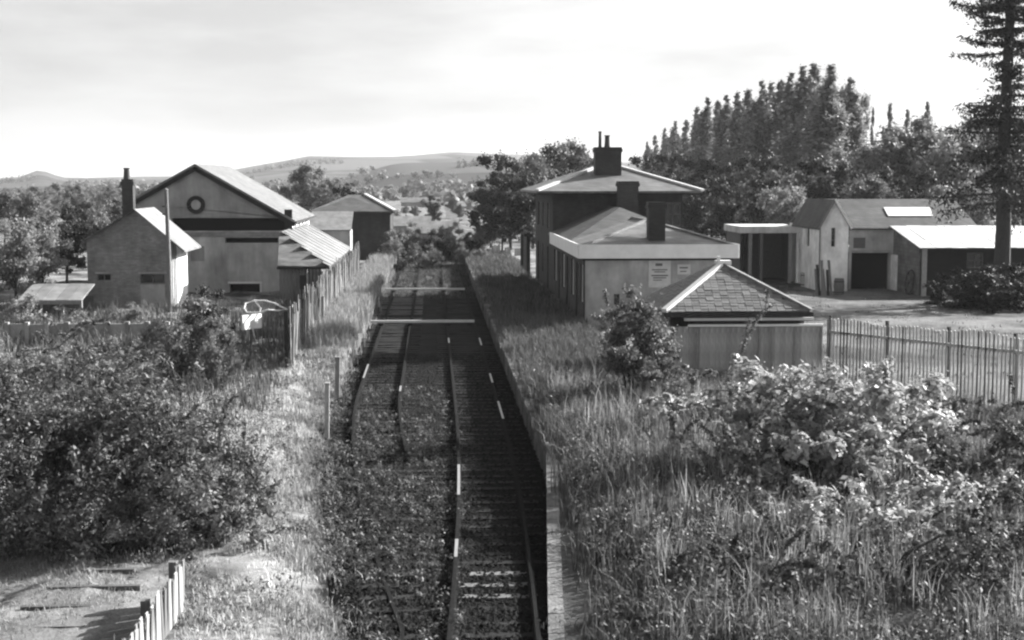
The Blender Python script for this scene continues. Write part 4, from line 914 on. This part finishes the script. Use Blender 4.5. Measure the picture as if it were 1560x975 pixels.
tm('bs4', 'bush', 4, 5, 'leaf_black', .17, 1000, 19, trunkr=.06); tm('bs1', 'bush', 4, 5, 'leaf_mid', .17, 900, 7, trunkr=.06); tm('bs2', 'bush', 4, 5, 'leaf_light', .17, 900, 8, trunkr=.06); tm('bs3', 'bush', 4, 5, 'leaf_dark', .17, 950, 9, trunkr=.06)
# poplars in the receding row
row = [(985, 214), (997, 204), (1012, 193), (1028, 182), (1044, 180), (1060, 160), (1076, 146), (1092, 150), (1104, 142), (1121, 137), (1138, 132), (1157, 119), (1172, 122), (1187, 118), (1203, 106), (1219, 96), (1236, 92)]
for i, (px, pt) in enumerate(row):
    y = 2200*(22.0-CAMZ)/(275-pt)
    stand('poplar_tree', nth(i, [q[0] for q in row])+' poplar from the left in the long receding row behind the yard', 'tree', ('pop1', 'pop2', 'pop1')[i % 3], px, y, pt, 22, 'receding row of poplars', wsc=1.65)
for i in range(15):
    px = 992+i*17; pt = float(np.interp(px, [q[0] for q in row], [q[1] for q in row]))+16+rnd.uniform(-5, 8); y = 2200*(22.0-CAMZ)/(275-pt)*1.04
    stand('rear_poplar', ORD[i]+' poplar from the left in the lower second row behind', 'tree', ('pop2', 'pop3', 'pop1')[i % 3], px, y, pt, 22, 'second row of poplars', wsc=1.5)
stand('broad_poplar', 'broad light leaved poplar, the tallest of the trees behind the yard', 'tree', 'pop3', 1262, 158, 88, 22, wsc=1.75)
stand('tall_aspen', 'tall rounded pale tree at the right end of the poplar row', 'tree', 'rd3', 1252, 172, 96, 11, wsc=.42)
stand('tall_aspen', 'tall rounded pale tree outermost right of the poplar mass', 'tree', 'rd3', 1288, 175, 112, 11, wsc=.42)
stand('broad_poplar', 'light leaved poplar leaning out right of the tallest one', 'tree', 'pop3', 1293, 162, 108, 22, wsc=1.25)
for px, pt, lb in ((1327, 160, 'thin lone poplar spire right of the tall poplars'), (1353, 153, 'dark poplar spire, second right of the tall poplars'), (1379, 163, 'short poplar spire among the mixed trees'), (1409, 151, 'pointed poplar top left of the conifer')):
    stand('poplar_tree', lb, 'tree', 'pop2', px, 190, pt, 22, wsc=.9 if px > 1330 else .55)
mids = [(965, 205, 255, 'rd1'), (1000, 190, 236, 'rd2'), (1045, 175, 232, 'rd2'), (1085, 165, 240, 'rd2'), (1120, 160, 236, 'rd2'), (1150, 150, 246, 'rd1'), (1185, 145, 238, 'rd2'), (1215, 140, 255, 'rd1'), (1015, 150, 268, 'rd2'), (1060, 140, 275, 'rd2'), (1110, 135, 280, 'rd2')]
for i, (px, y, pt, k) in enumerate(mids):
    stand('woodland_tree', nth(i, [q[0] for q in mids])+' dark broad tree from the left in the mass below the poplars', 'tree', k, px, y, pt, 11, 'trees below the poplars', wsc=1.0)
stand('yew_tree', 'near black square topped evergreen behind the barn', 'tree', 'rd2', 1258, 118, 240, 11, wsc=1.0)
stand('yew_tree', 'low black evergreen touching the square topped one behind the barn', 'tree', 'rd2', 1285, 116, 246, 11, wsc=.8)
stand('pale_shrub_tree', 'small pale leaved tree left of the black evergreen', 'tree', 'rd3', 1198, 112, 272, 11, wsc=1.0)
mix = ((1335, 150, 205, 'rd3'), (1362, 140, 190, 'rd1'), (1395, 145, 172, 'rd1'), (1428, 140, 178, 'rd3'), (1462, 135, 185, 'rd3'), (1490, 150, 170, 'rd1'), (1530, 140, 165, 'rd1'), (1350, 115, 255, 'rd2'), (1420, 112, 258, 'rd2'), (1480, 110, 265, 'rd3'), (1560, 118, 215, 'rd1'), (1320, 112, 262, 'rd1'))
for i, (px, y, pt, k) in enumerate(mix):
    stand('mixed_tree', nth(i, [q[0] for q in mix])+' leafy tree from the left in the wood behind the barn and conifer', 'tree', k, px, y, pt, 11, 'mixed wood behind the barn')
for px, y, pt, k, lb in ((748, 150, 262, 'rd2', 'dark tree nearest the tracks left of the station roof'), (778, 140, 234, 'rd2', 'dark tree behind the left end of the station roof'), (812, 146, 228, 'rd1', 'tall dark tree just left of the station roof'), (865, 190, 209, 'rd1', 'rounded tree rising above the station roof left of its chimney'), (845, 175, 222, 'rd2', 'dark narrow tree between the roof and the rounded tree'), (800, 128, 262, 'rd2', 'low dark tree against the station platform wall'), (765, 135, 290, 'rd2', 'low dark bushy tree at the far end of the right platform'), (900, 230, 235, 'rd1', 'distant tree right of the rounded one above the station roof')):
    stand('dark_tree', lb, 'tree', k, px, y, pt, 11)
# left side trees
for px, y, pt, k, lb in ((470, 205, 246, 'rd1', 'wide grey tree on the hillside behind the goods shed'), (505, 190, 262, 'rd3', 'pale tree between the goods shed and the dark shed roof'), (538, 150, 283, 'rd2', 'dark bushy tree top above the dark hip roof'), (20, 78, 318, 'rd3', 'large pale willow at the left edge'), (62, 84, 335, 'rd3', 'pale leafy tree right of the large willow'), (98, 92, 312, 'rd2', 'dark tree behind the small house'), (135, 110, 300, 'rd1', 'grey tree behind the small house chimney'), (170, 140, 296, 'rd1', 'tree left of the house chimney on the skyline'), (45, 130, 292, 'rd1', 'grey tree behind the willow on the left skyline'), (5, 150, 288, 'rd1', 'farthest left skyline tree')):
    stand('leafy_tree', lb, 'tree', k, px, y, pt, 11)
for i in range(24):
    px = -20+i*10.5; stand('skyline_tree', ORD[i]+' small distant tree from the left edge along the left skyline', 'tree', ('rd1', 'rd2', 'rd3')[i % 3], px, 230+rnd.uniform(0, 120), 284+rnd.uniform(-4, 6), 11, 'left skyline trees')
# scrub beyond the platforms and in the valley
scr = [(612, 138, 352, 'bs3'), (640, 145, 348, 'bs1'), (668, 136, 350, 'bs3'), (696, 140, 348, 'bs1'), (722, 137, 352, 'bs3'), (655, 128, 372, 'bs1'), (705, 128, 368, 'bs1'), (625, 160, 338, 'bs1'), (680, 170, 334, 'bs2'), (740, 150, 330, 'bs1'), (600, 120, 350, 'bs1'), (590, 150, 335, 'bs1'), (735, 122, 372, 'bs2')]
for i, (px, y, pt, k) in enumerate(scr):
    x = at_col(px, y); z = float(land(x, y)); s = (P(px, pt, y).z-z)/4.0
    plant('scrub_bush', nth(i, [q[0] for q in scr])+' scrub bush from the left closing off the tracks in the distance', 'bush', TM[k], (x, y, z-.05), rnd.uniform(0, 6), (s*.9, s*.9, s), 'scrub at the end of the tracks')
stand('dark_conical_tree', 'small dark rounded tree alone in the valley above the tracks', 'tree', 'rd2', 661, 230, 297, 11, wsc=.9)
val = ((618, 300, 312, 'rd1'), (632, 280, 312, 'rd1'), (700, 260, 310, 'rd1'), (715, 330, 303, 'rd3'), (690, 300, 300, 'rd1'), (728, 250, 316, 'rd2'), (645, 420, 302, 'rd1'), (605, 260, 318, 'rd3'), (580, 330, 306, 'rd1'))
for i, (px, y, pt, k) in enumerate(val):
    stand('valley_tree', nth(i, [q[0] for q in val])+' grey tree from the left in the valley below the hill', 'tree', k, px, y, pt, 11, 'valley trees')
# pale roofs of the distant houses in the valley
vb = ((640, 306, 420, 11), (730, 312, 380, 10), (716, 330, 290, 9), (617, 340, 210, 7), (655, 350, 175, 5))
for i, (px, py, y, w_) in enumerate(vb):
    p_ = P(px, py, y); t = empty('valley_barn', (p_.x, y, 0)); tag(t, nth(i, [q[0] for q in vb])+' distant low building from the left with pale roof in the valley', 'building', 'distant valley buildings')
    part('wall', 'grey_render', t, [(-w_/2, w_/2, 0, 5, -.5, p_.z-.4)])
    b = MB(); slab(b, (-w_/2-.3, -.4, p_.z-.4), (w_/2+.3, -.4, p_.z-.4), (w_/2+.3, 2.5, p_.z+1), (-w_/2-.3, 2.5, p_.z+1), .1); slab(b, (-w_/2-.3, 2.503, p_.z+1), (w_/2+.3, 2.503, p_.z+1), (w_/2+.3, 5.4, p_.z-.4), (-w_/2-.3, 5.4, p_.z-.4), .1); b.build('roof', 'corrugated_pale', t)

# the conifer at the right edge
cy_ = 76.0; cxw = at_col(1529, cy_); czb = .9
cl = []; b = MB(); b.tube([(0, 0, -.4), (.05, 0, 4), (-.05, 0, 9), (.05, 0, 17), (0, 0, 27.5)], [.48, .40, .33, .22, .04], 10)
r_ = random.Random(21); z = 5.4; NV = []; NA = []
levels = []
while z < 27: levels.append(z); z += r_.uniform(.45, .8)
for z in levels:
    gap = 11.2 < z < 12.7                                     # the open gap under the long bough
    n = 2 if gap else r_.choice((3, 4, 5))
    for k in range(n):
        az = 2*math.pi*(k+r_.random()*.8)/n; Lb = (3.5*(1-(z/28.5)**3)+.5)*r_.uniform(.35, 1.08)
        if gap: Lb *= .5
        if 12.9 < z < 13.6 and k == 3: az = math.pi; Lb = 3.6
        droop = r_.uniform(-.05, .5) if z < 12 else r_.uniform(-.25, .2)
        pts = []; 
        for j in range(6):
            f = j/5; pts.append(Vector((Lb*f*math.cos(az), Lb*f*math.sin(az), z-droop*Lb*f*f*1.2+.25*Lb*max(0, f-.6)**1.5)))
        b.tube(pts, [.07, .06, .05, .035, .025, .012], 5)
        for j in range(1, 6):
            f = j/5; m_ = 26 if j > 1 else 10
            for q in range(int(m_*2.4)):
                f2 = f-r_.random()*.2; i0 = min(4, int(f2*5)); c = pts[i0].lerp(pts[i0+1], f2*5-i0)
                sd_ = r_.gauss(0, .30+.15*f); c = c+Vector((-math.sin(az)*sd_, math.cos(az)*sd_, -abs(r_.gauss(0, .16 if z > 11 else .36))+.08)); NV.append(c)
NV = np.array([tuple(v) for v in NV]); nn = unit(len(NV))+np.array([0, 0, .6]); nn /= np.linalg.norm(nn, axis=1)[:, None]
v, q = leaf_geo(NV, nn, .18+.18*rng.random(len(NV)), .3, .3)
crown = mesh_np('crown', v, q, None, 'needle', np.repeat(rng.random(len(NV)), 4))
plant('conifer_tree', 'tall dark conifer with layered boughs at the right edge', 'tree', (b.mesh('trunk', 'bark'), crown), (cxw, cy_, czb))
# undergrowth at its foot, the shade there put into near black leaves
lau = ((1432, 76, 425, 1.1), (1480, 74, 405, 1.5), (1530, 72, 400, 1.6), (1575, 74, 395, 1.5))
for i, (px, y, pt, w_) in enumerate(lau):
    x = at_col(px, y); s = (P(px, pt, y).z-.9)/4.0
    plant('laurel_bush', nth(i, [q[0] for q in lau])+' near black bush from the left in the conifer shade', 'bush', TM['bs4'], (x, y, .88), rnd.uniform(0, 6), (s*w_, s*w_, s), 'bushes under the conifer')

# ------------------------------------------------------------------ near bushes, each with its own stems and leaves
def big_bush(name, label, ells, leaf, size, per, loc, nstem=9, seed=1, wands=0, asp=.5, up=.35):
    r_ = random.Random(seed); cl = []
    for (x, y, z, a, b_, c, n) in ells:
        for q in ell_clumps(n, a, b_, c, 0, min(a, c)*.18, min(a, c)*.42, r_): cl.append((x+q[0], y+q[1], max(.12, z+q[2]), q[3], .8))
    t = empty(name, loc); tag(t, label, 'bush')
    b = MB()
    for k in range(nstem):
        c = cl[r_.randrange(len(cl))]; s = Vector((c[0]*.3+r_.uniform(-.3, .3), c[1]*.3+r_.uniform(-.3, .3), -.2)); e = Vector(c[:3]); b.tube([s, s.lerp(e, .5)+Vector((0, 0, .3)), e], [.05, .035, .012], 6)
    for k in range(wands):
        c = cl[r_.randrange(len(cl))]; s = Vector(c[:3]); d = Vector((r_.gauss(0, .5), r_.gauss(0, .5), r_.uniform(.2, 1.4) if leaf == 'leaf_bush' else r_.uniform(-.1, .55))).normalized(); L_ = r_.uniform(.5, 1.3)*(1.35 if wands > 200 else 1)
        pts = [s, s+d*L_*.5, s+d*L_+Vector((0, 0, -.25*L_))]; b.tube(pts, [.012, .009, .004], 4)
        for j in range(7):
            f = .3+.7*j/6; p_ = s+d*L_*f; cl.append((p_.x, p_.y, p_.z-.25*L_*f*f, .10, 1))
    b.build('stems', 'bark', t, kind='stuff')
    o = bpy.data.objects.new('foliage', leaf_mesh('foliage', cl, per, size, leaf, asp, up)); link(o, t); return t
big_bush('sallow_bush', 'huge dense bush filling the left foreground', [(-.9, 1.2, 1.9, 3.0, 2.6, 2.1, 84), (2.6, .8, 1.5, 2.1, 2.0, 1.6, 70), (-3.6, 1.6, 1.9, 2.2, 2.4, 2.0, 56), (1.0, 2.8, 2.0, 2.8, 2.0, 1.8, 60), (-5.5, 2.5, 1.8, 2.0, 2.2, 1.8, 40), (-2.6, -.8, .7, 3.6, 1.0, .9, 80), (1.4, -.9, .8, 2.8, 1.0, 1.0, 70), (4.0, .6, .6, 1.2, 1.3, .9, 34)], 'leaf_bush', .095, 1750, (-8.0, 28.4, .05), 24, 31, 420, .40)
hed = ((285, 52, 452, .75, 'bs1'), (322, 50, 505, .5, 'bs1'), (225, 56, 478, .7, 'bs2'), (150, 54, 505, .9, 'bs2'), (60, 50, 520, .9, 'bs2'), (-10, 46, 510, 1.0, 'bs1'), (310, 60, 432, .6, 'bs3'), (110, 62, 470, .8, 'bs2'), (200, 66, 455, .6, 'bs2'), (20, 66, 440, .8, 'bs2'))
for i, (px, y, pt, w_, k) in enumerate(hed):
    x = at_col(px, y); z = float(land(x, y)); s = (P(px, pt, y).z-z)/4.0
    plant('hedge_bush', nth(i, [q[0] for q in hed])+' leafy shrub from the left between the big bush and sheds', 'bush', TM[k], (x, y, z-.05), rnd.uniform(0, 6), (s*w_*1.2, s*w_*1.2, s), 'shrubs behind the left bush')
g = G(985, 622, .9)
big_bush('elder_bush', 'pale leaved shrub standing before the plank hut', [(0, .3, 1.5, 1.35, 1.2, 1.5, 44), (.35, -.2, .9, 1.25, 1.1, .9, 28), (-.4, .3, 2.5, .95, .9, .9, 20)], 'leaf_mid', .12, 1700, (g.x+.05, g.y+.2, .85), 10, 32, 46, .4)
big_bush('bramble_thicket', 'tangled bramble thicket in the right foreground with bright leaves', [(-.6, .4, 1.0, 1.9, 1.5, 1.3, 44), (1.3, .8, 1.2, 1.9, 1.6, 1.4, 44), (.4, -1.2, .7, 1.8, 1.2, .9, 32), (-1.4, -.6, .5, 1.2, 1.2, .7, 20)], 'leaf_bright', .145, 1500, (8.7, 31.4, 1.1), 14, 33, 120, .6, .6)
big_bush('bramble_thicket', 'low bright leaved bramble at the bottom right foreground', [(0, 0, .6, 1.5, 1.2, .8, 28), (1.5, .4, .7, 1.4, 1.2, .8, 26), (-1.3, .6, .4, 1.0, 1.0, .6, 16)], 'leaf_bright', .125, 1050, (8.2, 26.4, .4), 8, 34, 60, .6, .6)
big_bush('bramble_thicket', 'darker tangled brambles at the right edge of the foreground', [(0, 0, .8, 1.7, 1.6, 1.0, 36), (1.6, 1.4, .9, 1.6, 1.5, 1.1, 34), (-.4, 2.6, .8, 1.4, 1.2, .9, 24), (-.6, -1.8, .5, 1.5, 1.0, .7, 22)], 'leaf_bramble', .10, 1500, (11.6, 29.6, .6), 9, 35, 60, .55, .5)
big_bush('bramble_thicket', 'dark low brambles in front of the palisade', [(0, 0, .5, 1.5, .9, .7, 26), (1.9, .2, .5, 1.2, .8, .6, 20)], 'leaf_bramble', .10, 1300, (13.2, 37.2, .85), 6, 36, 30, .55, .5)
big_bush('bramble_thicket', 'dark tangle of brambles along the bottom edge, right of centre', [(0, 0, .5, 1.6, 1.2, .7, 30), (2.2, .3, .5, 1.6, 1.1, .7, 28), (-1.4, 1.0, .4, 1.0, 1.0, .5, 16)], 'leaf_bramble', .095, 1500, (6.4, 23.4, .35), 8, 39, 40, .55, .5)
big_bush('bramble_thicket', 'bramble tangle in the bottom right corner', [(0, 0, .6, 1.6, 1.3, .8, 30), (1.7, .8, .7, 1.5, 1.2, .9, 24)], 'leaf_bramble', .095, 1500, (10.4, 24.8, .35), 8, 40, 40, .55, .5)
big_bush('nettle_clump', 'dark nettle clump left of the bright brambles', [(0, 0, .5, 1.0, 1.2, .65, 26), (.3, 1.8, .6, .9, 1.0, .7, 20)], 'leaf_bush', .09, 1400, (6.1, 28.6, .5), 6, 37, 30, .45, .4)
big_bush('nettle_clump', 'dark nettle clump between the pale shrub and the brambles', [(0, 0, .5, 1.0, 1.0, .6, 22), (.9, .7, .5, .9, .9, .6, 16)], 'leaf_bush', .09, 1300, (7.0, 37.0, .8), 6, 38, 24, .45, .4)
# ------------------------------------------------------------------ grasses and weeds: masses nobody could count
def blades(name, label, pts, h, m, wid=.014, spread=.16, lean=.5, n=16, cat='grass', tone=.22):
    """pts: (N,2) tuft places; h: (N,) heights"""
    pts = np.asarray(pts); K = len(pts); z = top_z(pts[:, 0], pts[:, 1]); z = np.where((pts[:, 0] > 14.5) & (pts[:, 1] > 41), np.maximum(z, .93), z); T = K*n
    bx = np.repeat(pts[:, 0], n)+rng.normal(size=T)*spread; by_ = np.repeat(pts[:, 1], n)+rng.normal(size=T)*spread; bz = np.repeat(z, n)-.03
    hh = np.repeat(h, n)*(.5+.7*rng.random(T)); az = rng.random(T)*6.283; ln = lean*rng.random(T)*hh
    dx, dy = np.cos(az), np.sin(az); a2 = az+rng.normal(size=T)*.7+1.57; wx, wy = np.cos(a2)*wid, np.sin(a2)*wid
    p0 = np.stack([bx-wx, by_-wy, bz], 1); p1 = np.stack([bx+wx, by_+wy, bz], 1)
    mx, my_ = bx+dx*ln*.3, by_+dy*ln*.3; p2 = np.stack([mx+wx*.8, my_+wy*.8, bz+hh*.62], 1); p3 = np.stack([mx-wx*.8, my_-wy*.8, bz+hh*.62], 1)
    p4 = np.stack([bx+dx*ln, by_+dy*ln, bz+hh*(1-.25*ln/np.maximum(hh, .01))], 1)
    V = np.stack([p0, p1, p2, p3, p4], 1).reshape(-1, 3); k = np.arange(T)*5
    v = np.clip(.5+np.repeat(rng.normal(size=K)*tone, n)+rng.normal(size=T)*.15, 0, 1)
    me = mesh_np(name, V, np.stack([k, k+1, k+2, k+3], 1), np.stack([k+3, k+2, k+4], 1), m, np.repeat(v, 5))
    return tag(link(bpy.data.objects.new(name, me)), label=label, cat=cat, kind='stuff')
def weeds(name, label, pts, h, m, size=.08, per=22, cat='weeds'):
    pts = np.asarray(pts); K = len(pts); z = top_z(pts[:, 0], pts[:, 1]); T = K*per
    c = np.stack([np.repeat(pts[:, 0], per), np.repeat(pts[:, 1], per), np.repeat(z, per)], 1)
    hh = np.repeat(h, per); f = rng.random(T); az = rng.random(T)*6.283; rr = hh*(.12+.3*f*(1-f)*4*rng.random(T))
    c = c+np.stack([rr*np.cos(az), rr*np.sin(az), hh*f], 1)
    nn = unit(T)*.7+np.array([0, 0, .7]); nn /= np.linalg.norm(nn, axis=1)[:, None]
    V, q = leaf_geo(c, nn, size*(.6+.8*rng.random(T)), .5)
    v = np.clip(.5+np.repeat(rng.normal(size=K)*.22, per)+rng.normal(size=T)*.18, 0, 1)
    me = mesh_np(name, V, q, None, m, np.repeat(v, 4)); return tag(link(bpy.data.objects.new(name, me)), label=label, cat=cat, kind='stuff')
def region(n, x0, x1, y0, y1, f=None, patch=.5, keep=None):
    x = rng.uniform(x0, x1, n); y = y0+(y1-y0)*rng.random(n); k = np.ones(n, bool)
    if patch: k &= (np.sin(x*1.3+np.sin(y*.7)*2)+np.sin(y*1.1+x*.6+1.2)+rng.normal(size=n)*.8) > -2+patch*2
    if keep is not None: k &= keep(x, y)
    return np.stack([x, y], 1)[k]
def rp_(a, off0, off1, n, y0, y1, patch, keep=None):       # places measured from a bank line
    q = region(n, off0, off1, y0, y1, patch=patch); q[:, 0] += a(q[:, 1])
    return q if keep is None else q[keep(q[:, 0], q[:, 1])]
def no_yard(x, y): return ~((x > 13.3) & (y > 41)) & ~((x > 7.2) & (y > 45.5) & (x < 13.5))
# right bank
p_ = rp_(bR, .1, 12, 4600, 19, 48, .3, lambda x, y: no_yard(x, y) & ~((x > 6.4) & (y < 35) & (rng.random(len(x)) < .75))); blades('bank_grass', 'long grey grass covering the bank and platform on the right', p_, .35+.5*rng.random(len(p_)), 'grass_mid', .011, .14, .7, 18)
p_ = region(1500, 3.6, 14.5, 21, 47, patch=.55, keep=no_yard); blades('dry_grass', 'pale seeding grass stalks on the right bank', p_, .6+.6*rng.random(len(p_)), 'grass_pale', .008, .12, .55, 14)
p_ = rp_(bR, .3, 12, 3000, 20, 46, .35, no_yard); weeds('bank_weeds', 'leafy weeds among the grass on the right bank', p_, .3+.5*rng.random(len(p_)), 'leaf_bush', .09, 36)
p_ = region(1300, 9.2, 16.5, 36, 43.5, patch=.1, keep=lambda x, y: ~((y > 41.5) & (x > 11.5))); blades('fence_foot_grass', 'pale tall grass at the foot of the hut and palisade', p_, .3+.4*rng.random(len(p_)), 'grass_pale', .010, .12, .6, 16)
p_ = region(2600, 3.0, 6.8, 35, 66, patch=.1); blades('platform_grass', 'rough grass grown over the right platform', p_, .3+.35*rng.random(len(p_)), 'grass_mid', .013, .16, .6, 16)
p_ = region(1500, 3.0, 6.5, 66, 128, patch=.4); blades('far_platform_grass', 'dark grass on the far right platform', p_, .3+.4*rng.random(len(p_)), 'grass_mid', .02, .2, .6, 14)
# left bank
p_ = rp_(bL, -7.0, .1, 5200, 18.5, 58, .5, lambda x, y: (x > -4.2) | (y > 27.0)); blades('verge_grass', 'short pale grass on the left bank', p_, .07+.20*rng.random(len(p_))**2, 'grass_verge', .012, .16, .9, 16)
p_ = rp_(bL, -1.1, .4, 1000, 20, 57, .5); blades('edge_grass', 'tufted grass along the left track edge', p_, .14+.25*rng.random(len(p_)), 'grass_pale', .011, .14, .8, 14)
p_ = rp_(bL, -6.0, .1, 600, 20, 56, .65, lambda x, y: (x > -4.2) | (y > 27.0)); weeds('verge_weeds', 'low leafy weeds on the left bank', p_, .2+.35*rng.random(len(p_)), 'leaf_mid', .08, 34)
p_ = region(2200, -9.6, -4.5, 17, 27.8, patch=.55); blades('path_grass', 'sparse short grass growing on the stepped path', p_, .08+.16*rng.random(len(p_)), 'grass_pale', .010, .12, 1.0, 12)
p_ = region(2200, -4.9, -3.35, 57, 121, patch=.2); blades('tall_platform_weeds', 'tall pale weeds along the left platform', p_, .3+.6*rng.random(len(p_)), 'grass_pale', .02, .16, .5, 13)
p_ = region(1800, -26, -5.6, 44, 80, patch=.25, keep=lambda x, y: ~((y > 76) & (x < -9))); blades('yard_grass', 'rough grass round the left sheds', p_, .35+.5*rng.random(len(p_)), 'grass_mid', .02, .22, .6, 14)
# between the rails
inner = lambda x, y: x < xR(y)-.55
p_ = rp_(bL, 0, 4.0, 4200, 21, 52.5, .45, inner); blades('track_grass', 'patchy grass growing through the left track', p_, .10+.22*rng.random(len(p_)), 'grass_mid', .011, .15, 1.0, 16)
p_ = rp_(bL, 0, 4.0, 1200, 22, 51.5, .6, inner); weeds('track_weeds', 'low weeds rooted between the rails of the left track', p_, .12+.2*rng.random(len(p_)), 'leaf_mid', .07, 26)
p_ = rp_(xR, -.7, 1.4, 260, 21, 60, .8); blades('track_tufts', 'sparse tufts between the rails of the right track', p_, .08+.15*rng.random(len(p_)), 'grass_dark', .010, .12, 1.0, 12)
p_ = region(1800, -3.3, 2.7, 92, 132, patch=.25); blades('far_track_grass', 'grey grass over the far end of the tracks', p_, .15+.35*rng.random(len(p_)), 'grass_mid', .022, .2, .7, 12)
p_ = region(420, 14.5, 30, 41, 90, patch=.75); blades('yard_tufts', 'small weed tufts over the gravel yard', p_, .06+.14*rng.random(len(p_)), 'grass_mid', .02, .25, 1.0, 12)
p_ = rp_(bL, -.3, 3.2, 900, 21, 46, .75, inner); weeds('sprawling_weeds', 'sprawling dark weeds smothering the near end of the left track', p_, .12+.3*rng.random(len(p_)), 'leaf_bramble', .075, 34)
# dry stalks and white umbels in the foreground
g_ = region(120, 3.8, 13.5, 22, 40, patch=.3, keep=no_yard); blades('dead_stalks', 'tall bleached dead stalks in the right foreground', g_, .8+.7*rng.random(len(g_)), 'grass_pale', .016, .05, .35, 4)
V = []; 
for px, py, y in ((1233, 611, 38.5), (1249, 606, 38.8), (1270, 629, 37), (1283, 628, 37.2), (1362, 585, 40), (1350, 618, 38.4), (1160, 640, 37), (1240, 735, 31), (1128, 737, 31), (1418, 868, 26.5), (1092, 640, 36)):
    c = P(px, py, y); n = 60; d = rng.normal(size=(n, 3))*np.array([.09, .09, .03]); V.append(np.array(c)+d)
V = np.concatenate(V); nn = unit(len(V))*.5+np.array([0, -.2, .9]); nn /= np.linalg.norm(nn, axis=1)[:, None]
leafmat('petal', .7, .3, .15); v, q = leaf_geo(V, nn, np.full(len(V), .06), .8)
tag(link(bpy.data.objects.new('umbel_flowers', mesh_np('umbel_flowers', v, q, None, 'petal', np.full(len(v), .5)))), label='white flower heads scattered over the right bank weeds', cat='flowers', kind='stuff')

# ------------------------------------------------------------------ air
b = MB().box(-5600, 5600, -320, 9300, -4, 140); hz_ = bpy.data.materials.new('haze_air'); hz_.use_nodes = True; t = hz_.node_tree
t.nodes.remove(t.nodes['Principled BSDF']); vp = N(t, 'ShaderNodeVolumePrincipled'); vp.inputs['Color'].default_value = (.95, .95, .95, 1); vp.inputs['Density'].default_value = .00011; vp.inputs['Anisotropy'].default_value = .2
t.links.new(vp.outputs[0], t.nodes['Material Output'].inputs['Volume']); MATS['haze_air'] = hz_
b.build('haze', 'haze_air', kind='stuff')
